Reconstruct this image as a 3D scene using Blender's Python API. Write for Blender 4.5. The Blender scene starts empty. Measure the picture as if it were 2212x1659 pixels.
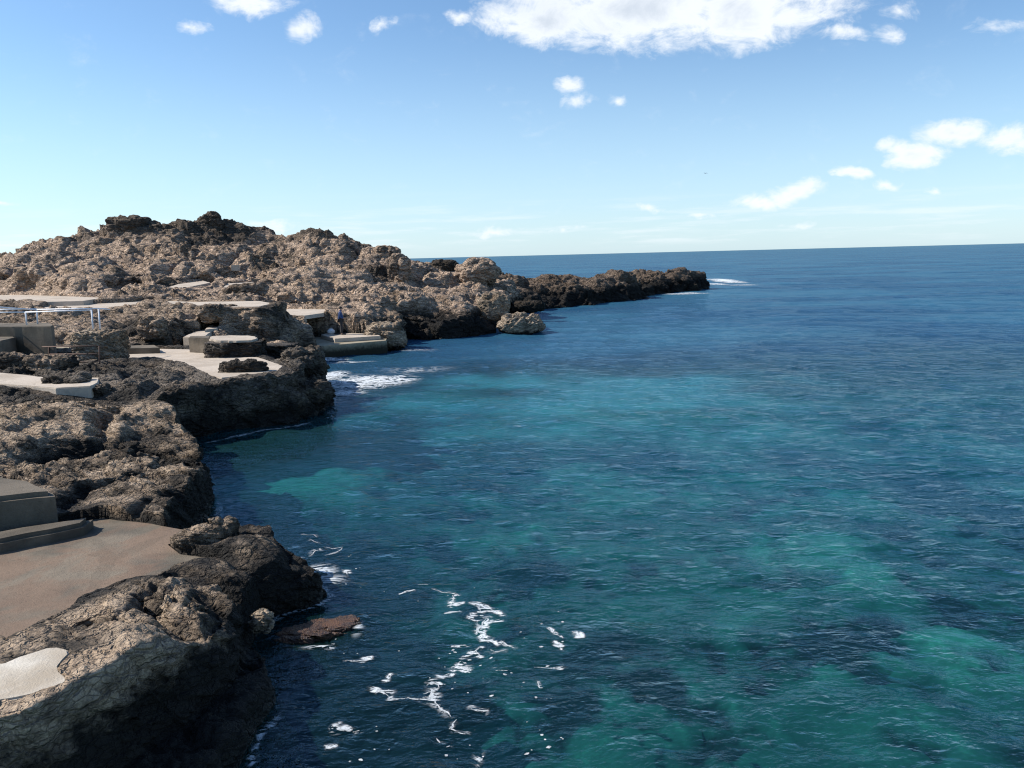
import bpy, bmesh, math, random
import numpy as np
from mathutils import Vector, Matrix

sc = bpy.context.scene
C = sc.collection
R = math.radians

# ------------------------------------------------------------------ camera
CAM_H = 6.0
FPX, CX, CY = 1725.0, 1106.0, 829.5          # focal length / centre for a 2212 px wide reading of the view
PITCH, ROLL = 9.12, -1.42
cam_rot = Matrix.Rotation(R(90 - PITCH), 3, 'X') @ Matrix.Rotation(R(ROLL), 3, 'Z')
cd = bpy.data.cameras.new('camera')
cam = bpy.data.objects.new('camera', cd)
C.objects.link(cam)
cam.matrix_world = Matrix.Translation((0, 0, CAM_H)) @ cam_rot.to_4x4()
cd.sensor_width = 36.0
cd.lens = 36.0 * FPX / 2212.0
cd.clip_start = 0.1
cd.clip_end = 60000
sc.camera = cam

def ray(px, py):
    return cam_rot @ Vector(((px - CX) / FPX, -(py - CY) / FPX, -1.0))
def P(px, py, z):
    d = ray(px, py); t = (z - CAM_H) / d.z
    return Vector((d.x * t, d.y * t, z))
def Q(px, py, D):
    d = ray(px, py); t = D / d.y
    return Vector((d.x * t, D, CAM_H + d.z * t))

# ------------------------------------------------------------------ sun and sky
SUN_EL, SUN_AZ = 38.0, -84.0                 # azimuth from +Y, clockwise positive (negative = left)
sl = bpy.data.lights.new('sun', 'SUN')
sl.energy = 5.0
sl.angle = R(0.5)
sl.color = (1.0, 0.93, 0.83)
sun = bpy.data.objects.new('sun', sl)
C.objects.link(sun)
sdir = Vector((math.sin(R(SUN_AZ)) * math.cos(R(SUN_EL)), math.cos(R(SUN_AZ)) * math.cos(R(SUN_EL)), math.sin(R(SUN_EL))))
sun.rotation_euler = sdir.to_track_quat('Z', 'Y').to_euler()

sc.view_settings.view_transform = 'Standard'
sc.view_settings.look = 'None'
sc.view_settings.gamma = 1.0
sc.view_settings.exposure = 0.5
sc.cycles.max_bounces = 5
sc.cycles.filter_width = 1.15
sc.cycles.transparent_max_bounces = 8

world = bpy.data.worlds.new("World")
sc.world = world
world.use_nodes = True

class NT:
    """small wrapper to write node graphs as expressions"""
    def __init__(s, tree):
        s.t = tree; s.n = tree.nodes; s.l = tree.links
    def node(s, typ, **kw):
        n = s.n.new(typ)
        for k, v in kw.items(): setattr(n, k, v)
        return n
    def put(s, sock, v):
        if v is None: return
        if isinstance(v, bpy.types.NodeSocket): s.l.new(v, sock)
        elif isinstance(v, (tuple, list)) and sock.type == 'RGBA' and len(v) == 3: sock.default_value = (*v, 1)
        else: sock.default_value = v
    def m(s, op, a, b=None, c=None, clamp=False):
        n = s.node('ShaderNodeMath', operation=op, use_clamp=clamp)
        for i, v in enumerate((a, b, c)): s.put(n.inputs[i], v)
        return n.outputs[0]
    def rng(s, v, a, b, c=0.0, d=1.0, smooth=True):
        n = s.node('ShaderNodeMapRange', interpolation_type='SMOOTHSTEP' if smooth else 'LINEAR')
        for i, x in enumerate((v, a, b, c, d)): s.put(n.inputs[i], x)
        return n.outputs[0]
    def mix(s, f, a, b, mode='MIX'):
        n = s.node('ShaderNodeMix', data_type='RGBA', blend_type=mode)
        s.put(n.inputs[0], f); s.put(n.inputs[6], a); s.put(n.inputs[7], b)
        return n.outputs[2]
    def mapping(s, vec, scale=(1, 1, 1), rot=(0, 0, 0), loc=(0, 0, 0)):
        n = s.node('ShaderNodeMapping')
        s.put(n.inputs[0], vec); n.inputs[1].default_value = loc
        n.inputs[2].default_value = rot; n.inputs[3].default_value = scale
        return n.outputs[0]
    def noise(s, vec, scale=5, detail=4, rough=0.5, dist=0.0, typ='FBM', out=0):
        n = s.node('ShaderNodeTexNoise'); n.noise_type = typ
        s.put(n.inputs['Vector'], vec); s.put(n.inputs['Scale'], scale); s.put(n.inputs['Detail'], detail)
        s.put(n.inputs['Roughness'], rough); s.put(n.inputs['Distortion'], dist)
        return n.outputs[out]
    def voro(s, vec, scale=5, feature='F1', out='Distance', rand=1.0):
        n = s.node('ShaderNodeTexVoronoi'); n.feature = feature
        s.put(n.inputs['Vector'], vec); s.put(n.inputs['Scale'], scale); s.put(n.inputs['Randomness'], rand)
        return n.outputs[out]
    def bump(s, h, strength=1.0, dist=0.1, normal=None):
        n = s.node('ShaderNodeBump'); s.put(n.inputs['Height'], h); s.put(n.inputs['Strength'], strength)
        s.put(n.inputs['Distance'], dist)
        if normal is not None: s.put(n.inputs['Normal'], normal)
        return n.outputs[0]

def build_world():
    g = NT(world.node_tree); g.n.clear()
    sky = g.node('ShaderNodeTexSky', sky_type='NISHITA')
    sky.sun_disc = False
    sky.sun_elevation = R(SUN_EL); sky.sun_rotation = R(SUN_AZ)
    sky.altitude = 0; sky.air_density = 1.0; sky.dust_density = 0.3; sky.ozone_density = 1.6
    tc = g.node('ShaderNodeTexCoord').outputs['Generated']
    sep = g.node('ShaderNodeSeparateXYZ'); g.put(sep.inputs[0], tc)
    yy = g.m('MAXIMUM', sep.outputs[1], 0.02)
    u = g.m('DIVIDE', sep.outputs[0], yy); v = g.m('DIVIDE', sep.outputs[2], yy)
    # cumulus: (px, py, rx, ry, density)
    blobs = [(1180, 32, 190, 66, 1.15), (1400, 15, 270, 105, 1.3), (1620, 25, 240, 90, 1.2), (1740, -40, 200, 90, 1.1), (1320, -60, 420, 110, 1.3),
             (1815, 70, 55, 20, .75), (1900, 62, 50, 30, .7), (1925, 20, 60, 30, .7), (530, -5, 110, 40, .85), (632, 58, 46, 36, .75),
             (430, 60, 40, 18, .62), (825, 68, 46, 22, .6), (985, 45, 40, 18, .55), (2150, 45, 80, 25, .45),
             (1262, 185, 48, 26, .8), (1280, 215, 46, 26, .72), (1358, 207, 26, 16, .72),
             (2060, 280, 120, 42, 1.0), (1965, 330, 95, 36, 1.0), (2180, 300, 110, 42, .8), (1905, 390, 42, 18, .65), (1840, 374, 48, 15, .7),
             (2015, 401, 34, 14, .62), (1700, 412, 110, 32, 1.05), (1625, 425, 70, 30, 1.0), (1400, 450, 60, 14, .5), (1520, 468, 34, 10, .5),
             (10, 440, 50, 10, .6), (600, 492, 90, 22, .5), (1060, 494, 130, 14, .5), (1250, 498, 140, 12, .45), (1720, 475, 60, 10, .45)]
    warp = g.noise(tc, 9, 4, 0.6, out=1)
    sw = g.node('ShaderNodeSeparateXYZ'); g.put(sw.inputs[0], warp)
    u2 = g.m('MULTIPLY_ADD', g.m('SUBTRACT', sw.outputs[0], .5), 0.11, u)
    v2 = g.m('MULTIPLY_ADD', g.m('SUBTRACT', sw.outputs[1], .5), 0.06, v)
    acc = None
    for (px, py, rx, ry, den) in blobs:
        d = ray(px, py); u0, v0 = d.x / d.y, d.z / d.y
        a = g.m('POWER', g.m('DIVIDE', g.m('SUBTRACT', u2, u0), rx / FPX), 2)
        b = g.m('POWER', g.m('DIVIDE', g.m('SUBTRACT', v2, v0), ry / FPX), 2)
        e = g.m('SUBTRACT', 1.0, g.m('SQRT', g.m('ADD', a, b)))
        e = g.m('MULTIPLY', g.m('MAXIMUM', e, 0.0), den)
        acc = e if acc is None else g.m('SMOOTH_MAX', acc, e, 0.08)
    st = g.mapping(tc, scale=(1, 1, 1.7))
    n1 = g.noise(st, 20, 9, 0.68, .5)
    n2 = g.noise(st, 55, 5, 0.6)
    nn = g.m('ADD', g.m('MULTIPLY', g.m('SUBTRACT', n1, .5), 1.9), g.m('MULTIPLY', g.m('SUBTRACT', n2, .5), .6))
    dens = g.m('ADD', g.m('MULTIPLY', acc, 2.1), g.m('MULTIPLY', nn, 1.8))
    dens = g.m('MULTIPLY', dens, g.rng(acc, 0.0, 0.12))
    alpha = g.rng(dens, 0.12, 1.6)
    # thin wisps low over the horizon
    lowm = g.m('MULTIPLY', g.rng(v, 0.0, 0.02), g.rng(v, 0.085, 0.03))
    strk = g.noise(g.mapping(tc, scale=(5, 5, 60)), 1.6, 5, 0.6)
    wis = g.m('MULTIPLY', g.m('MULTIPLY', g.rng(strk, .46, .72), lowm), 0.45)
    alpha = g.m('MAXIMUM', g.m('MULTIPLY', alpha, 0.93), wis)
    shade = g.rng(g.m('ADD', dens, g.m('MULTIPLY', g.m('SUBTRACT', g.noise(st, 9, 4, .5), .5), 2.5)), 1.3, 3.4)
    ccol = g.mix(shade, (8.5, 8.9, 9.3), (6.0, 6.6, 7.4))
    base = g.mix(1.0, sky.outputs[0], (1.0, 1.2, 1.36), 'MULTIPLY')
    # bright hazy band over the horizon
    hz = g.rng(v, 0.30, -0.02)
    base = g.mix(g.m('MULTIPLY', hz, 0.55), base, (5.6, 7.6, 9.4))
    col = g.mix(alpha, base, ccol)
    bg = g.node('ShaderNodeBackground'); g.put(bg.inputs[0], col); bg.inputs[1].default_value = 0.085
    out = g.node('ShaderNodeOutputWorld'); g.l.new(bg.outputs[0], out.inputs[0])
build_world()

# ------------------------------------------------------------------ object helpers
def tag(o, label=None, cat=None, group=None, kind=None):
    if label: o['label'] = label
    if cat: o['category'] = cat
    if group: o['group'] = group
    if kind: o['kind'] = kind
    return o
def empty(name, loc=(0, 0, 0), rz=0.0):
    o = bpy.data.objects.new(name, None); C.objects.link(o)
    o.location = loc; o.rotation_euler = (0, 0, rz); o.empty_display_size = 0.2
    return o
def link(name, me, mat=None, parent=None, smooth=True):
    o = bpy.data.objects.new(name, me); C.objects.link(o)
    if mat: me.materials.append(mat)
    if parent: o.parent = parent
    if smooth: me.polygons.foreach_set('use_smooth', [True] * len(me.polygons))
    return o
def from_bm(name, bm, mat=None, parent=None, smooth=False):
    me = bpy.data.meshes.new(name); bm.to_mesh(me); bm.free()
    return link(name, me, mat, parent, smooth)
def np_mesh(name, co, quads):
    me = bpy.data.meshes.new(name)
    me.vertices.add(len(co)); me.vertices.foreach_set('co', np.ascontiguousarray(co, np.float32).ravel())
    nq = len(quads)
    me.loops.add(nq * 4); me.loops.foreach_set('vertex_index', np.ascontiguousarray(quads, np.int32).ravel())
    me.polygons.add(nq)
    me.polygons.foreach_set('loop_start', np.arange(0, nq * 4, 4, dtype=np.int32))
    me.update(calc_edges=True)
    return me
def get_co(me):
    a = np.empty(len(me.vertices) * 3, np.float32); me.vertices.foreach_get('co', a); return a.reshape(-1, 3)
def get_no(me):
    a = np.empty(len(me.vertices) * 3, np.float32); me.vertex_normals.foreach_get('vector', a); return a.reshape(-1, 3)
def add_attr(me, name, vals):
    at = me.attributes.new(name, 'FLOAT', 'POINT'); at.data.foreach_set('value', np.ascontiguousarray(vals, np.float32))

# ------------------------------------------------------------------ numpy noise
def _h(ix, iy, iz, seed):
    h = (ix.astype(np.uint32) * np.uint32(374761393) + iy.astype(np.uint32) * np.uint32(668265263)
         + iz.astype(np.uint32) * np.uint32(2147483647 - 12345) + np.uint32((seed * 974711 + 77) & 0xffffffff))
    h = (h ^ (h >> np.uint32(13))) * np.uint32(1274126177)
    h = (h ^ (h >> np.uint32(16))) * np.uint32(2246822519)
    return h ^ (h >> np.uint32(15))
def _u(h, k):
    h = (h ^ np.uint32(k * 0x9E3779B9 & 0xffffffff)) * np.uint32(2654435761)
    h = h ^ (h >> np.uint32(15))
    return (h & np.uint32(0xffffff)).astype(np.float32) / np.float32(0xffffff)
def vnoise(p, seed=0):
    """smooth value noise, about -1..1; p (N,3)"""
    i = np.floor(p).astype(np.int32); f = (p - i).astype(np.float32); f = f * f * f * (f * (f * 6 - 15) + 10)
    out = np.zeros(len(p), np.float32)
    for dx in (0, 1):
        wx = f[:, 0] if dx else 1 - f[:, 0]
        for dy in (0, 1):
            wy = f[:, 1] if dy else 1 - f[:, 1]
            for dz in (0, 1):
                wz = f[:, 2] if dz else 1 - f[:, 2]
                out += wx * wy * wz * _u(_h(i[:, 0] + dx, i[:, 1] + dy, i[:, 2] + dz, seed), 1)
    return out * 2 - 1
def fbm(p, octs=4, seed=0, gain=0.5):
    o = np.zeros(len(p), np.float32); a = 1.0; q = p.astype(np.float32)
    for k in range(octs):
        o += a * vnoise(q, seed + k); a *= gain; q = q * 2.03 + 11.7
    return o
def worley(p, seed=0):
    """F1, F2, cell hash, offset from the cell's point"""
    p = p.astype(np.float32)
    base = np.floor(p - 0.5).astype(np.int32)
    F1 = np.full(len(p), 9, np.float32); F2 = F1.copy(); H = np.zeros(len(p), np.uint32); O = np.zeros_like(p)
    for dx in (0, 1):
        for dy in (0, 1):
            for dz in (0, 1):
                c = base + np.array((dx, dy, dz), np.int32)
                h = _h(c[:, 0], c[:, 1], c[:, 2], seed)
                q = c + 0.5 + 0.8 * (np.stack([_u(h, 1), _u(h, 2), _u(h, 3)], 1) - 0.5)
                d = p - q; l = np.sqrt((d * d).sum(1))
                near = l < F1
                F2 = np.where(near, F1, np.minimum(F2, l))
                F1 = np.where(near, l, F1); H = np.where(near, h, H); O = np.where(near[:, None], d, O)
    return F1, F2, H, O
def chunks(p, size, seed, crack=0.22, tilt=1.0, step=.5):
    """angular blocks parted by cracks: per-cell level and tilt; result about -1..1"""
    F1, F2, H, O = worley(p / size, seed)
    lvl = (_u(H, 5) - 0.5) * step
    t = (O[:, 0] * (_u(H, 6) - .5) + O[:, 1] * (_u(H, 7) - .5) + O[:, 2] * (_u(H, 8) - .5)) * 2.4 * tilt
    edge = np.clip((F2 - F1) / crack, 0, 1)
    return (lvl + t) * (0.5 + 0.5 * edge) - 0.22 * (1 - edge)
def rot3(p, rx, ry, sz):
    M = (Matrix.Rotation(R(rx), 3, 'X') @ Matrix.Rotation(R(ry), 3, 'Y'))
    q = p @ np.array(M, np.float32).T
    q[:, 2] *= sz
    return q
def billow(p, seed):
    """rounded masses parted by sharp creases, about -1..1"""
    return 1.0 - 2.0 * np.exp(-(np.abs(vnoise(p, seed)) * 2.6))
def rock_disp(p, sizes, seed, strata=(28, -18, 2.3)):
    """broad masses, then block layers and bedding ledges. sizes: [(size, amp, crack)]"""
    w = np.stack([fbm(p * 0.9, 3, seed + 50), fbm(p * 0.9 + 31, 3, seed + 60), fbm(p * 0.9 + 77, 3, seed + 70)], 1)
    q = rot3(p.astype(np.float32), *strata)
    q[:, 0] *= .72
    s0, a0, _ = sizes[0]
    big = rot3(p.astype(np.float32), strata[0] * .5, strata[1] * .5, 1.5)
    out = a0 * (billow(big / (s0 * .55) + w * .12, seed + 1) * .6 + .18 * billow(big / (s0 * .27) + w * .2, seed + 2) - .2)
    out = np.maximum(out, -.5 * a0)
    calm = np.clip(.62 + .75 * fbm(p / (s0 * .7), 3, seed + 200), .42, 1.3)
    for k, (s, a, c) in enumerate(sizes[1:]):
        a = a * calm if k < 2 else a * (.5 + .5 * calm)
        ch = chunks(q + w * s * 0.22, s, seed + 3 + k * 7, c, tilt=1.3)
        out += 1.35 * a * np.clip(ch, -.8, .8)
        t = q[:, 2] / (s * .8) + fbm(p / (s * 3), 2, seed + 90 + k) * 1.2
        f = t - np.floor(t)
        out += a * 1.1 * (np.minimum(f * 1.25, (1 - f) * 4) - .45) * (.5 + .5 * vnoise(p / (s * 2.2), seed + 95 + k))
    return out

# ------------------------------------------------------------------ materials
def new_mat(name):
    m = bpy.data.materials.new(name); m.use_nodes = True
    g = NT(m.node_tree); g.n.clear()
    out = g.node('ShaderNodeOutputMaterial')
    b = g.node('ShaderNodeBsdfPrincipled')
    g.l.new(b.outputs[0], out.inputs[0])
    return m, g, b, out
def simple_mat(name, col, rough=0.6, metal=0.0, var=0.15, scale=6, bump=0.0):
    m, g, b, o = new_mat(name)
    tc = g.node('ShaderNodeTexCoord').outputs['Object']
    n = g.noise(tc, scale, 5, .6)
    dark = tuple(c * (1 - var) for c in col); lite = tuple(min(1, c * (1 + var)) for c in col)
    g.put(b.inputs['Base Color'], g.mix(n, dark, lite))
    b.inputs['Roughness'].default_value = rough; b.inputs['Metallic'].default_value = metal
    if bump: g.put(b.inputs['Normal'], g.bump(g.noise(tc, scale * 6, 4, .6), .6, bump))
    return m
def rock_mat(name, light, mid, dark, wet_shade_z=0.9, wet_shade_w=0.7, fine=1.0, lichen=0.35, wet_shade=(0.018, 0.016, 0.014), tan=0.5, cap=None, spray=None):
    """limestone: pale broken faces, grey weathered skin, black weed band at the sea, on the near rock also painted shade"""
    m, g, b, o = new_mat(name)
    geo = g.node('ShaderNodeNewGeometry')
    pos = geo.outputs['Position']
    z = g.node('ShaderNodeSeparateXYZ'); g.put(z.inputs[0], pos); z = z.outputs[2]
    n1 = g.noise(pos, 0.35 * fine, 5, .6, .3)
    n2 = g.noise(pos, 2.2 * fine, 6, .65, .4)
    n3 = g.noise(pos, 11 * fine, 6, .7)
    strat = g.noise(g.mapping(pos, scale=(1, 1, 4.5), rot=(R(28), R(-18), 0)), 1.8 * fine, 5, .6, .5)
    c = g.mix(g.rng(n2, .32, .58), mid, light)
    c = g.mix(g.m('MULTIPLY', g.rng(strat, .5, .68), .55), c, tuple(x * .62 for x in mid))
    c = g.mix(g.rng(g.m('ADD', n1, g.m('MULTIPLY', g.m('SUBTRACT', n2, .5), .5)), .62 - lichen * .4, .72 - lichen * .2), c, dark)
    c = g.mix(g.m('MULTIPLY', g.rng(g.noise(pos, .9 * fine, 3, .5), .5, .66), tan), c, (0.36, 0.25, 0.16))
    c = g.mix(g.m('MULTIPLY', g.rng(n3, .50, .66), .4), c, tuple(x * .45 for x in mid))
    if cap: c = g.mix(g.m('MULTIPLY', g.rng(g.m('ADD', z, g.m('MULTIPLY', g.m('SUBTRACT', n1, .5), 9)), cap, cap + 2.2), .8), c, dark)
    if spray:
        sy = g.node('ShaderNodeSeparateXYZ'); g.put(sy.inputs[0], pos)
        c = g.mix(g.m('MULTIPLY', g.rng(g.m('ADD', sy.outputs[1], g.m('MULTIPLY', g.m('SUBTRACT', n1, .5), 14)), spray, spray + 8), .85), c, g.mix(n2, dark, tuple(x * .6 for x in mid)))
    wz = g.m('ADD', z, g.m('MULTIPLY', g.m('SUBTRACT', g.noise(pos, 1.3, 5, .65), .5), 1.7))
    c = g.mix(g.rng(wz, wet_shade_z + wet_shade_w * .5, wet_shade_z - wet_shade_w * .5), c, wet_shade)
    g.put(b.inputs['Base Color'], c)
    g.put(b.inputs['Roughness'], g.rng(z, 0.05, 0.35, 0.35, 0.9))
    b.inputs['Specular IOR Level'].default_value = 0.25
    v = g.voro(g.mapping(pos, scale=(1, 1, 1.7), rot=(R(28), R(-18), 0)), 7 * fine, 'F1')
    v2 = g.voro(pos, 21 * fine, 'F1')
    hgt = g.m('ADD', g.m('ADD', g.m('MULTIPLY', n3, .8), g.m('MULTIPLY', v, .7)), g.m('MULTIPLY', v2, .25))
    hgt = g.m('ADD', hgt, g.m('MULTIPLY', g.noise(pos, 45 * fine, 4, .7), .25))
    wv = g.node('ShaderNodeVectorMath', operation='MULTIPLY_ADD')
    g.put(wv.inputs[0], g.noise(pos, 1.6 * fine, 4, .6, out=1)); wv.inputs[1].default_value = (.55 / fine,) * 3; g.put(wv.inputs[2], g.mapping(pos, scale=(.7, 1, 1.9), rot=(R(28), R(-18), 0)))
    for cs, ca in ((1.5, 1.5), (4.2, .8)):
        hgt = g.m('ADD', hgt, g.m('MULTIPLY', g.rng(g.voro(wv.outputs[0], cs * fine, 'DISTANCE_TO_EDGE'), 0, .09), ca))
    g.put(b.inputs['Normal'], g.bump(hgt, 1.0, 0.11 / fine))
    return m
def concrete_mat(name, base, stain, stain_amt=.6, rust=0.0, low=None, grit=.25):
    m, g, b, o = new_mat(name)
    pos = g.node('ShaderNodeNewGeometry').outputs['Position']
    n = g.noise(pos, .55, 6, .6, .4); n2 = g.noise(pos, 5, 6, .7); n3 = g.noise(pos, 40, 3, .6)
    c = g.mix(g.m('MULTIPLY', g.rng(n, .38, .68), stain_amt), base, stain)
    c = g.mix(g.m('MULTIPLY', g.rng(n2, .48, .7), .35), c, tuple(x * .62 for x in base))
    if rust:
        c = g.mix(g.m('MULTIPLY', g.rng(g.noise(pos, .8, 5, .6, .6), .42, .58), rust), c, (0.20, 0.12, 0.08))
    c = g.mix(g.m('MULTIPLY', g.rng(g.noise(pos, 22, 5, .75), .5, .68), grit), c, tuple(x * .35 for x in base))
    ck = g.voro(g.mapping(pos, scale=(1, 1, 1)), .23, 'DISTANCE_TO_EDGE')
    ckn = g.m('ADD', ck, g.m('MULTIPLY', g.m('SUBTRACT', n, .5), .35))
    c = g.mix(g.rng(ckn, .006, .001, 0, .22), c, tuple(x * .35 for x in base))
    if low is not None:
        sp = g.node('ShaderNodeSeparateXYZ'); g.put(sp.inputs[0], pos)
        zz = g.m('ADD', sp.outputs[2], g.m('MULTIPLY', g.m('SUBTRACT', n2, .5), .6))
        c = g.mix(g.rng(zz, low + .35, low - .25), c, (.022, .02, .014))
    g.put(b.inputs['Base Color'], c)
    b.inputs['Roughness'].default_value = 0.88
    b.inputs['Specular IOR Level'].default_value = 0.25
    h = g.m('ADD', g.m('MULTIPLY', n2, .7), g.m('MULTIPLY', n3, .3))
    g.put(b.inputs['Normal'], g.bump(h, .6, .04))
    return m

M_head = rock_mat('limestone_headland', (.56, .42, .315), (.31, .225, .165), (.065, .053, .042), 1.95, .9, .55, .22, tan=.4, cap=7.6, spray=86)
M_mid = rock_mat('limestone_shore', (.52, .395, .29), (.26, .192, .143), (.055, .046, .037), 1.0, 1.0, .9, .5, tan=.3)
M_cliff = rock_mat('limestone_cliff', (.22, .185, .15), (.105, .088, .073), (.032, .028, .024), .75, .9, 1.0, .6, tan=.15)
M_near = rock_mat('limestone_near', (.52, .40, .29), (.24, .18, .13), (.05, .041, .032), 1.2, .6, 1.5, .36, tan=.3)  # black band raised above the weed to paint shade on the near face
M_islet = rock_mat('limestone_wet', (.13, .105, .078), (.06, .05, .04), (.02, .018, .015), .7, .8, .6, .75, tan=.2)
M_pale = rock_mat('limestone_bleached', (.50, .40, .30), (.30, .24, .18), (.10, .085, .065), .25, .4, .9, .25, tan=.5)
M_conc = concrete_mat('pale_concrete', (.50, .43, .355), (.33, .275, .215), .7)
M_conc_d = concrete_mat('grey_concrete', (.18, .15, .115), (.075, .064, .05), 1.0, grit=.4)
M_conc_w = concrete_mat('sea_stained_concrete', (.36, .31, .23), (.20, .17, .11), .7, low=.55)
M_brown = concrete_mat('rusty_brown_concrete', (.20, .165, .125), (.085, .078, .064), 1.0, rust=.5, grit=.55)
M_white = concrete_mat('bleached_plaster', (.62, .58, .51), (.34, .28, .21), .9)

# ------------------------------------------------------------------ terrain tools
def poly_sd(X, Y, poly):
    """signed distance to polygon, positive inside"""
    d = np.full(X.shape, 1e9, np.float32); ins = np.zeros(X.shape, bool)
    n = len(poly)
    for i in range(n):
        ax, ay = poly[i][0], poly[i][1]; bx, by = poly[(i + 1) % n][0], poly[(i + 1) % n][1]
        ex, ey = bx - ax, by - ay; L = ex * ex + ey * ey + 1e-9
        t = np.clip(((X - ax) * ex + (Y - ay) * ey) / L, 0, 1)
        d = np.minimum(d, np.hypot(X - ax - t * ex, Y - ay - t * ey))
        if ay != by:
            c = ((ay > Y) != (by > Y)) & (X < (bx - ax) * (Y - ay) / (by - ay) + ax)
            ins ^= c
    return np.where(ins, d, -d)
def rbf(pts):
    A = np.array([(p[0], p[1]) for p in pts], np.float64); z = np.array([p[2] for p in pts])
    D = np.hypot(A[:, None, 0] - A[None, :, 0], A[:, None, 1] - A[None, :, 1])
    n = len(A); K = np.zeros((n + 1, n + 1)); K[:n, :n] = -D - np.eye(n) * 0.0; K[:n, :n] -= np.eye(n) * -0.05
    K[n, :n] = 1; K[:n, n] = 1
    w = np.linalg.solve(K, np.append(z, 0))
    def f(X, Y):
        sh = X.shape; x = X.ravel(); y = Y.ravel(); o = np.full(x.shape, w[n])
        for i in range(n): o -= w[i] * np.hypot(x - A[i, 0], y - A[i, 1])
        return o.reshape(sh)
    return f
def trench(X, Y, T, lines):
    """gullies worn into the rock; lines: (pixel points, z, depth, width)"""
    for pts, z, dep, w in lines:
        q = [P(a, b, z) for a, b in pts]; d = np.full(X.shape, 9e9)
        for p, n in zip(q, q[1:]):
            ex, ey = n.x - p.x, n.y - p.y; t = np.clip(((X - p.x) * ex + (Y - p.y) * ey) / (ex * ex + ey * ey), 0, 1)
            d = np.minimum(d, np.hypot(X - p.x - t * ex, Y - p.y - t * ey))
        T = T - dep * np.exp(-(d / w) ** 2)
    return T
def sstep(x):
    x = np.clip(x, 0, 1); return x * x * (3 - 2 * x)

RIMS = []; SLABS = []     # (polygon [(x,y)], z)  filled before the rock is built, so the rock makes room
def rock_mass(name, mat, bounds, grid, voxel, coast, ctrl, sizes, seed, edge=1.2, rough_edge=0.5, floor=-1.3, lump=0.0, lfreq=.22, extra=None,
              strata=(28, -18, 1.9), skirts=(), smooth=False):
    x0, x1, y0, y1 = bounds
    nx = int((x1 - x0) / grid) + 1; ny = int((y1 - y0) / grid) + 1
    X, Y = np.meshgrid(np.linspace(x0, x1, nx), np.linspace(y0, y1, ny), indexing='ij')
    f = rbf(ctrl)
    T = f(X, Y)
    flat = np.stack([X.ravel(), Y.ravel(), np.zeros(X.size)], 1)
    nz = fbm(flat * 0.55, 3, seed + 5).reshape(X.shape) * rough_edge
    sd = poly_sd(X, Y, coast) + nz
    T = T + lump * fbm(flat * lfreq, 4, seed + 9).reshape(X.shape)
    if extra: T = extra(X, Y, T)
    for poly, z, rh in RIMS:
        s = poly_sd(X, Y, poly)
        k = sstep((s + 1.1) / .4)
        T = np.where(s > -1.1, T * (1 - k) + np.clip(T, z + rh + .35 * rh * nz, z + .25 + rh) * k, T)
    H = -2.0 + (T + 2.0) * sstep(sd / edge + 0.25)
    H = np.where(sd < -edge, -2.0, H)
    for spoly, sh, se in skirts:
        H = np.maximum(H, -2.0 + (sh + 2.0) * sstep((poly_sd(X, Y, spoly) + nz) / se + .4))
    for poly, z in SLABS:
        s = poly_sd(X, Y, poly)
        k = sstep((s - 0.02) / 0.2)
        H = np.where(s > -0.3, H * (1 - k) + np.minimum(H, z - 0.3) * k, H)
    H = np.maximum(H, -2.0)
    co = np.stack([X, Y, H], 2).reshape(-1, 3); cob = co.copy(); cob[:, 2] = -2.6
    idx = np.arange(nx * ny).reshape(nx, ny)
    q = np.stack([idx[:-1, :-1], idx[1:, :-1], idx[1:, 1:], idx[:-1, 1:]], 2).reshape(-1, 4)
    n = nx * ny
    sides = []
    for line, flip in ((idx[:, 0], 0), (idx[:, -1], 1), (idx[0, :], 1), (idx[-1, :], 0)):
        a, b = line[:-1], line[1:]
        s = np.stack([a, a + n, b + n, b], 1)
        sides.append(s[:, ::-1] if flip else s)
    quads = np.concatenate([q, q[:, ::-1] + n] + sides)
    me = np_mesh('tmp', np.concatenate([co, cob]), quads)
    o = bpy.data.objects.new('tmp', me); C.objects.link(o)
    md = o.modifiers.new('r', 'REMESH'); md.mode = 'VOXEL'; md.voxel_size = voxel
    dg = bpy.context.evaluated_depsgraph_get()
    me2 = bpy.data.meshes.new_from_object(o.evaluated_get(dg))
    bpy.data.objects.remove(o); bpy.data.meshes.remove(me)
    co = get_co(me2)
    nf = len(me2.polygons); li = np.empty(nf * 4, np.int32)
    assert len(me2.loops) == nf * 4
    me2.loops.foreach_get('vertex_index', li); qd = li.reshape(-1, 4)
    m = voxel * 2.5
    ok = (co[:, 2] > floor) & (co[:, 0] > x0 + m) & (co[:, 0] < x1 - m) & (co[:, 1] > y0 + m) & (co[:, 1] < y1 - m)
    no = get_no(me2)
    keepf = ok[qd].all(1)
    qd = qd[keepf]
    used = np.unique(qd); remap = np.full(len(co), -1, np.int32); remap[used] = np.arange(len(used))
    co = co[used]; no = no[used]; qd = remap[qd]
    amp = np.ones(len(co), np.float32); lim = np.full(len(co), 1e9, np.float32)
    for poly, z in SLABS:
        s = poly_sd(co[:, 0], co[:, 1], poly)
        near = (co[:, 2] > z - 1.2)
        amp = np.where(near, np.minimum(amp, np.clip((0.3 - s) / 1.2, 0.1, 1)), amp)
        lim = np.where(s > 0.02, np.minimum(lim, z - 0.05), lim)
    d = rock_disp(co, sizes, seed, strata) * amp
    co = co + no * d[:, None]
    co[:, 2] = np.minimum(co[:, 2], np.maximum(lim, -9))
    bpy.data.meshes.remove(me2)
    me = np_mesh(name, co, qd)
    print(name, len(co), 'verts')
    return link(name, me, mat, smooth=smooth)

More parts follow.
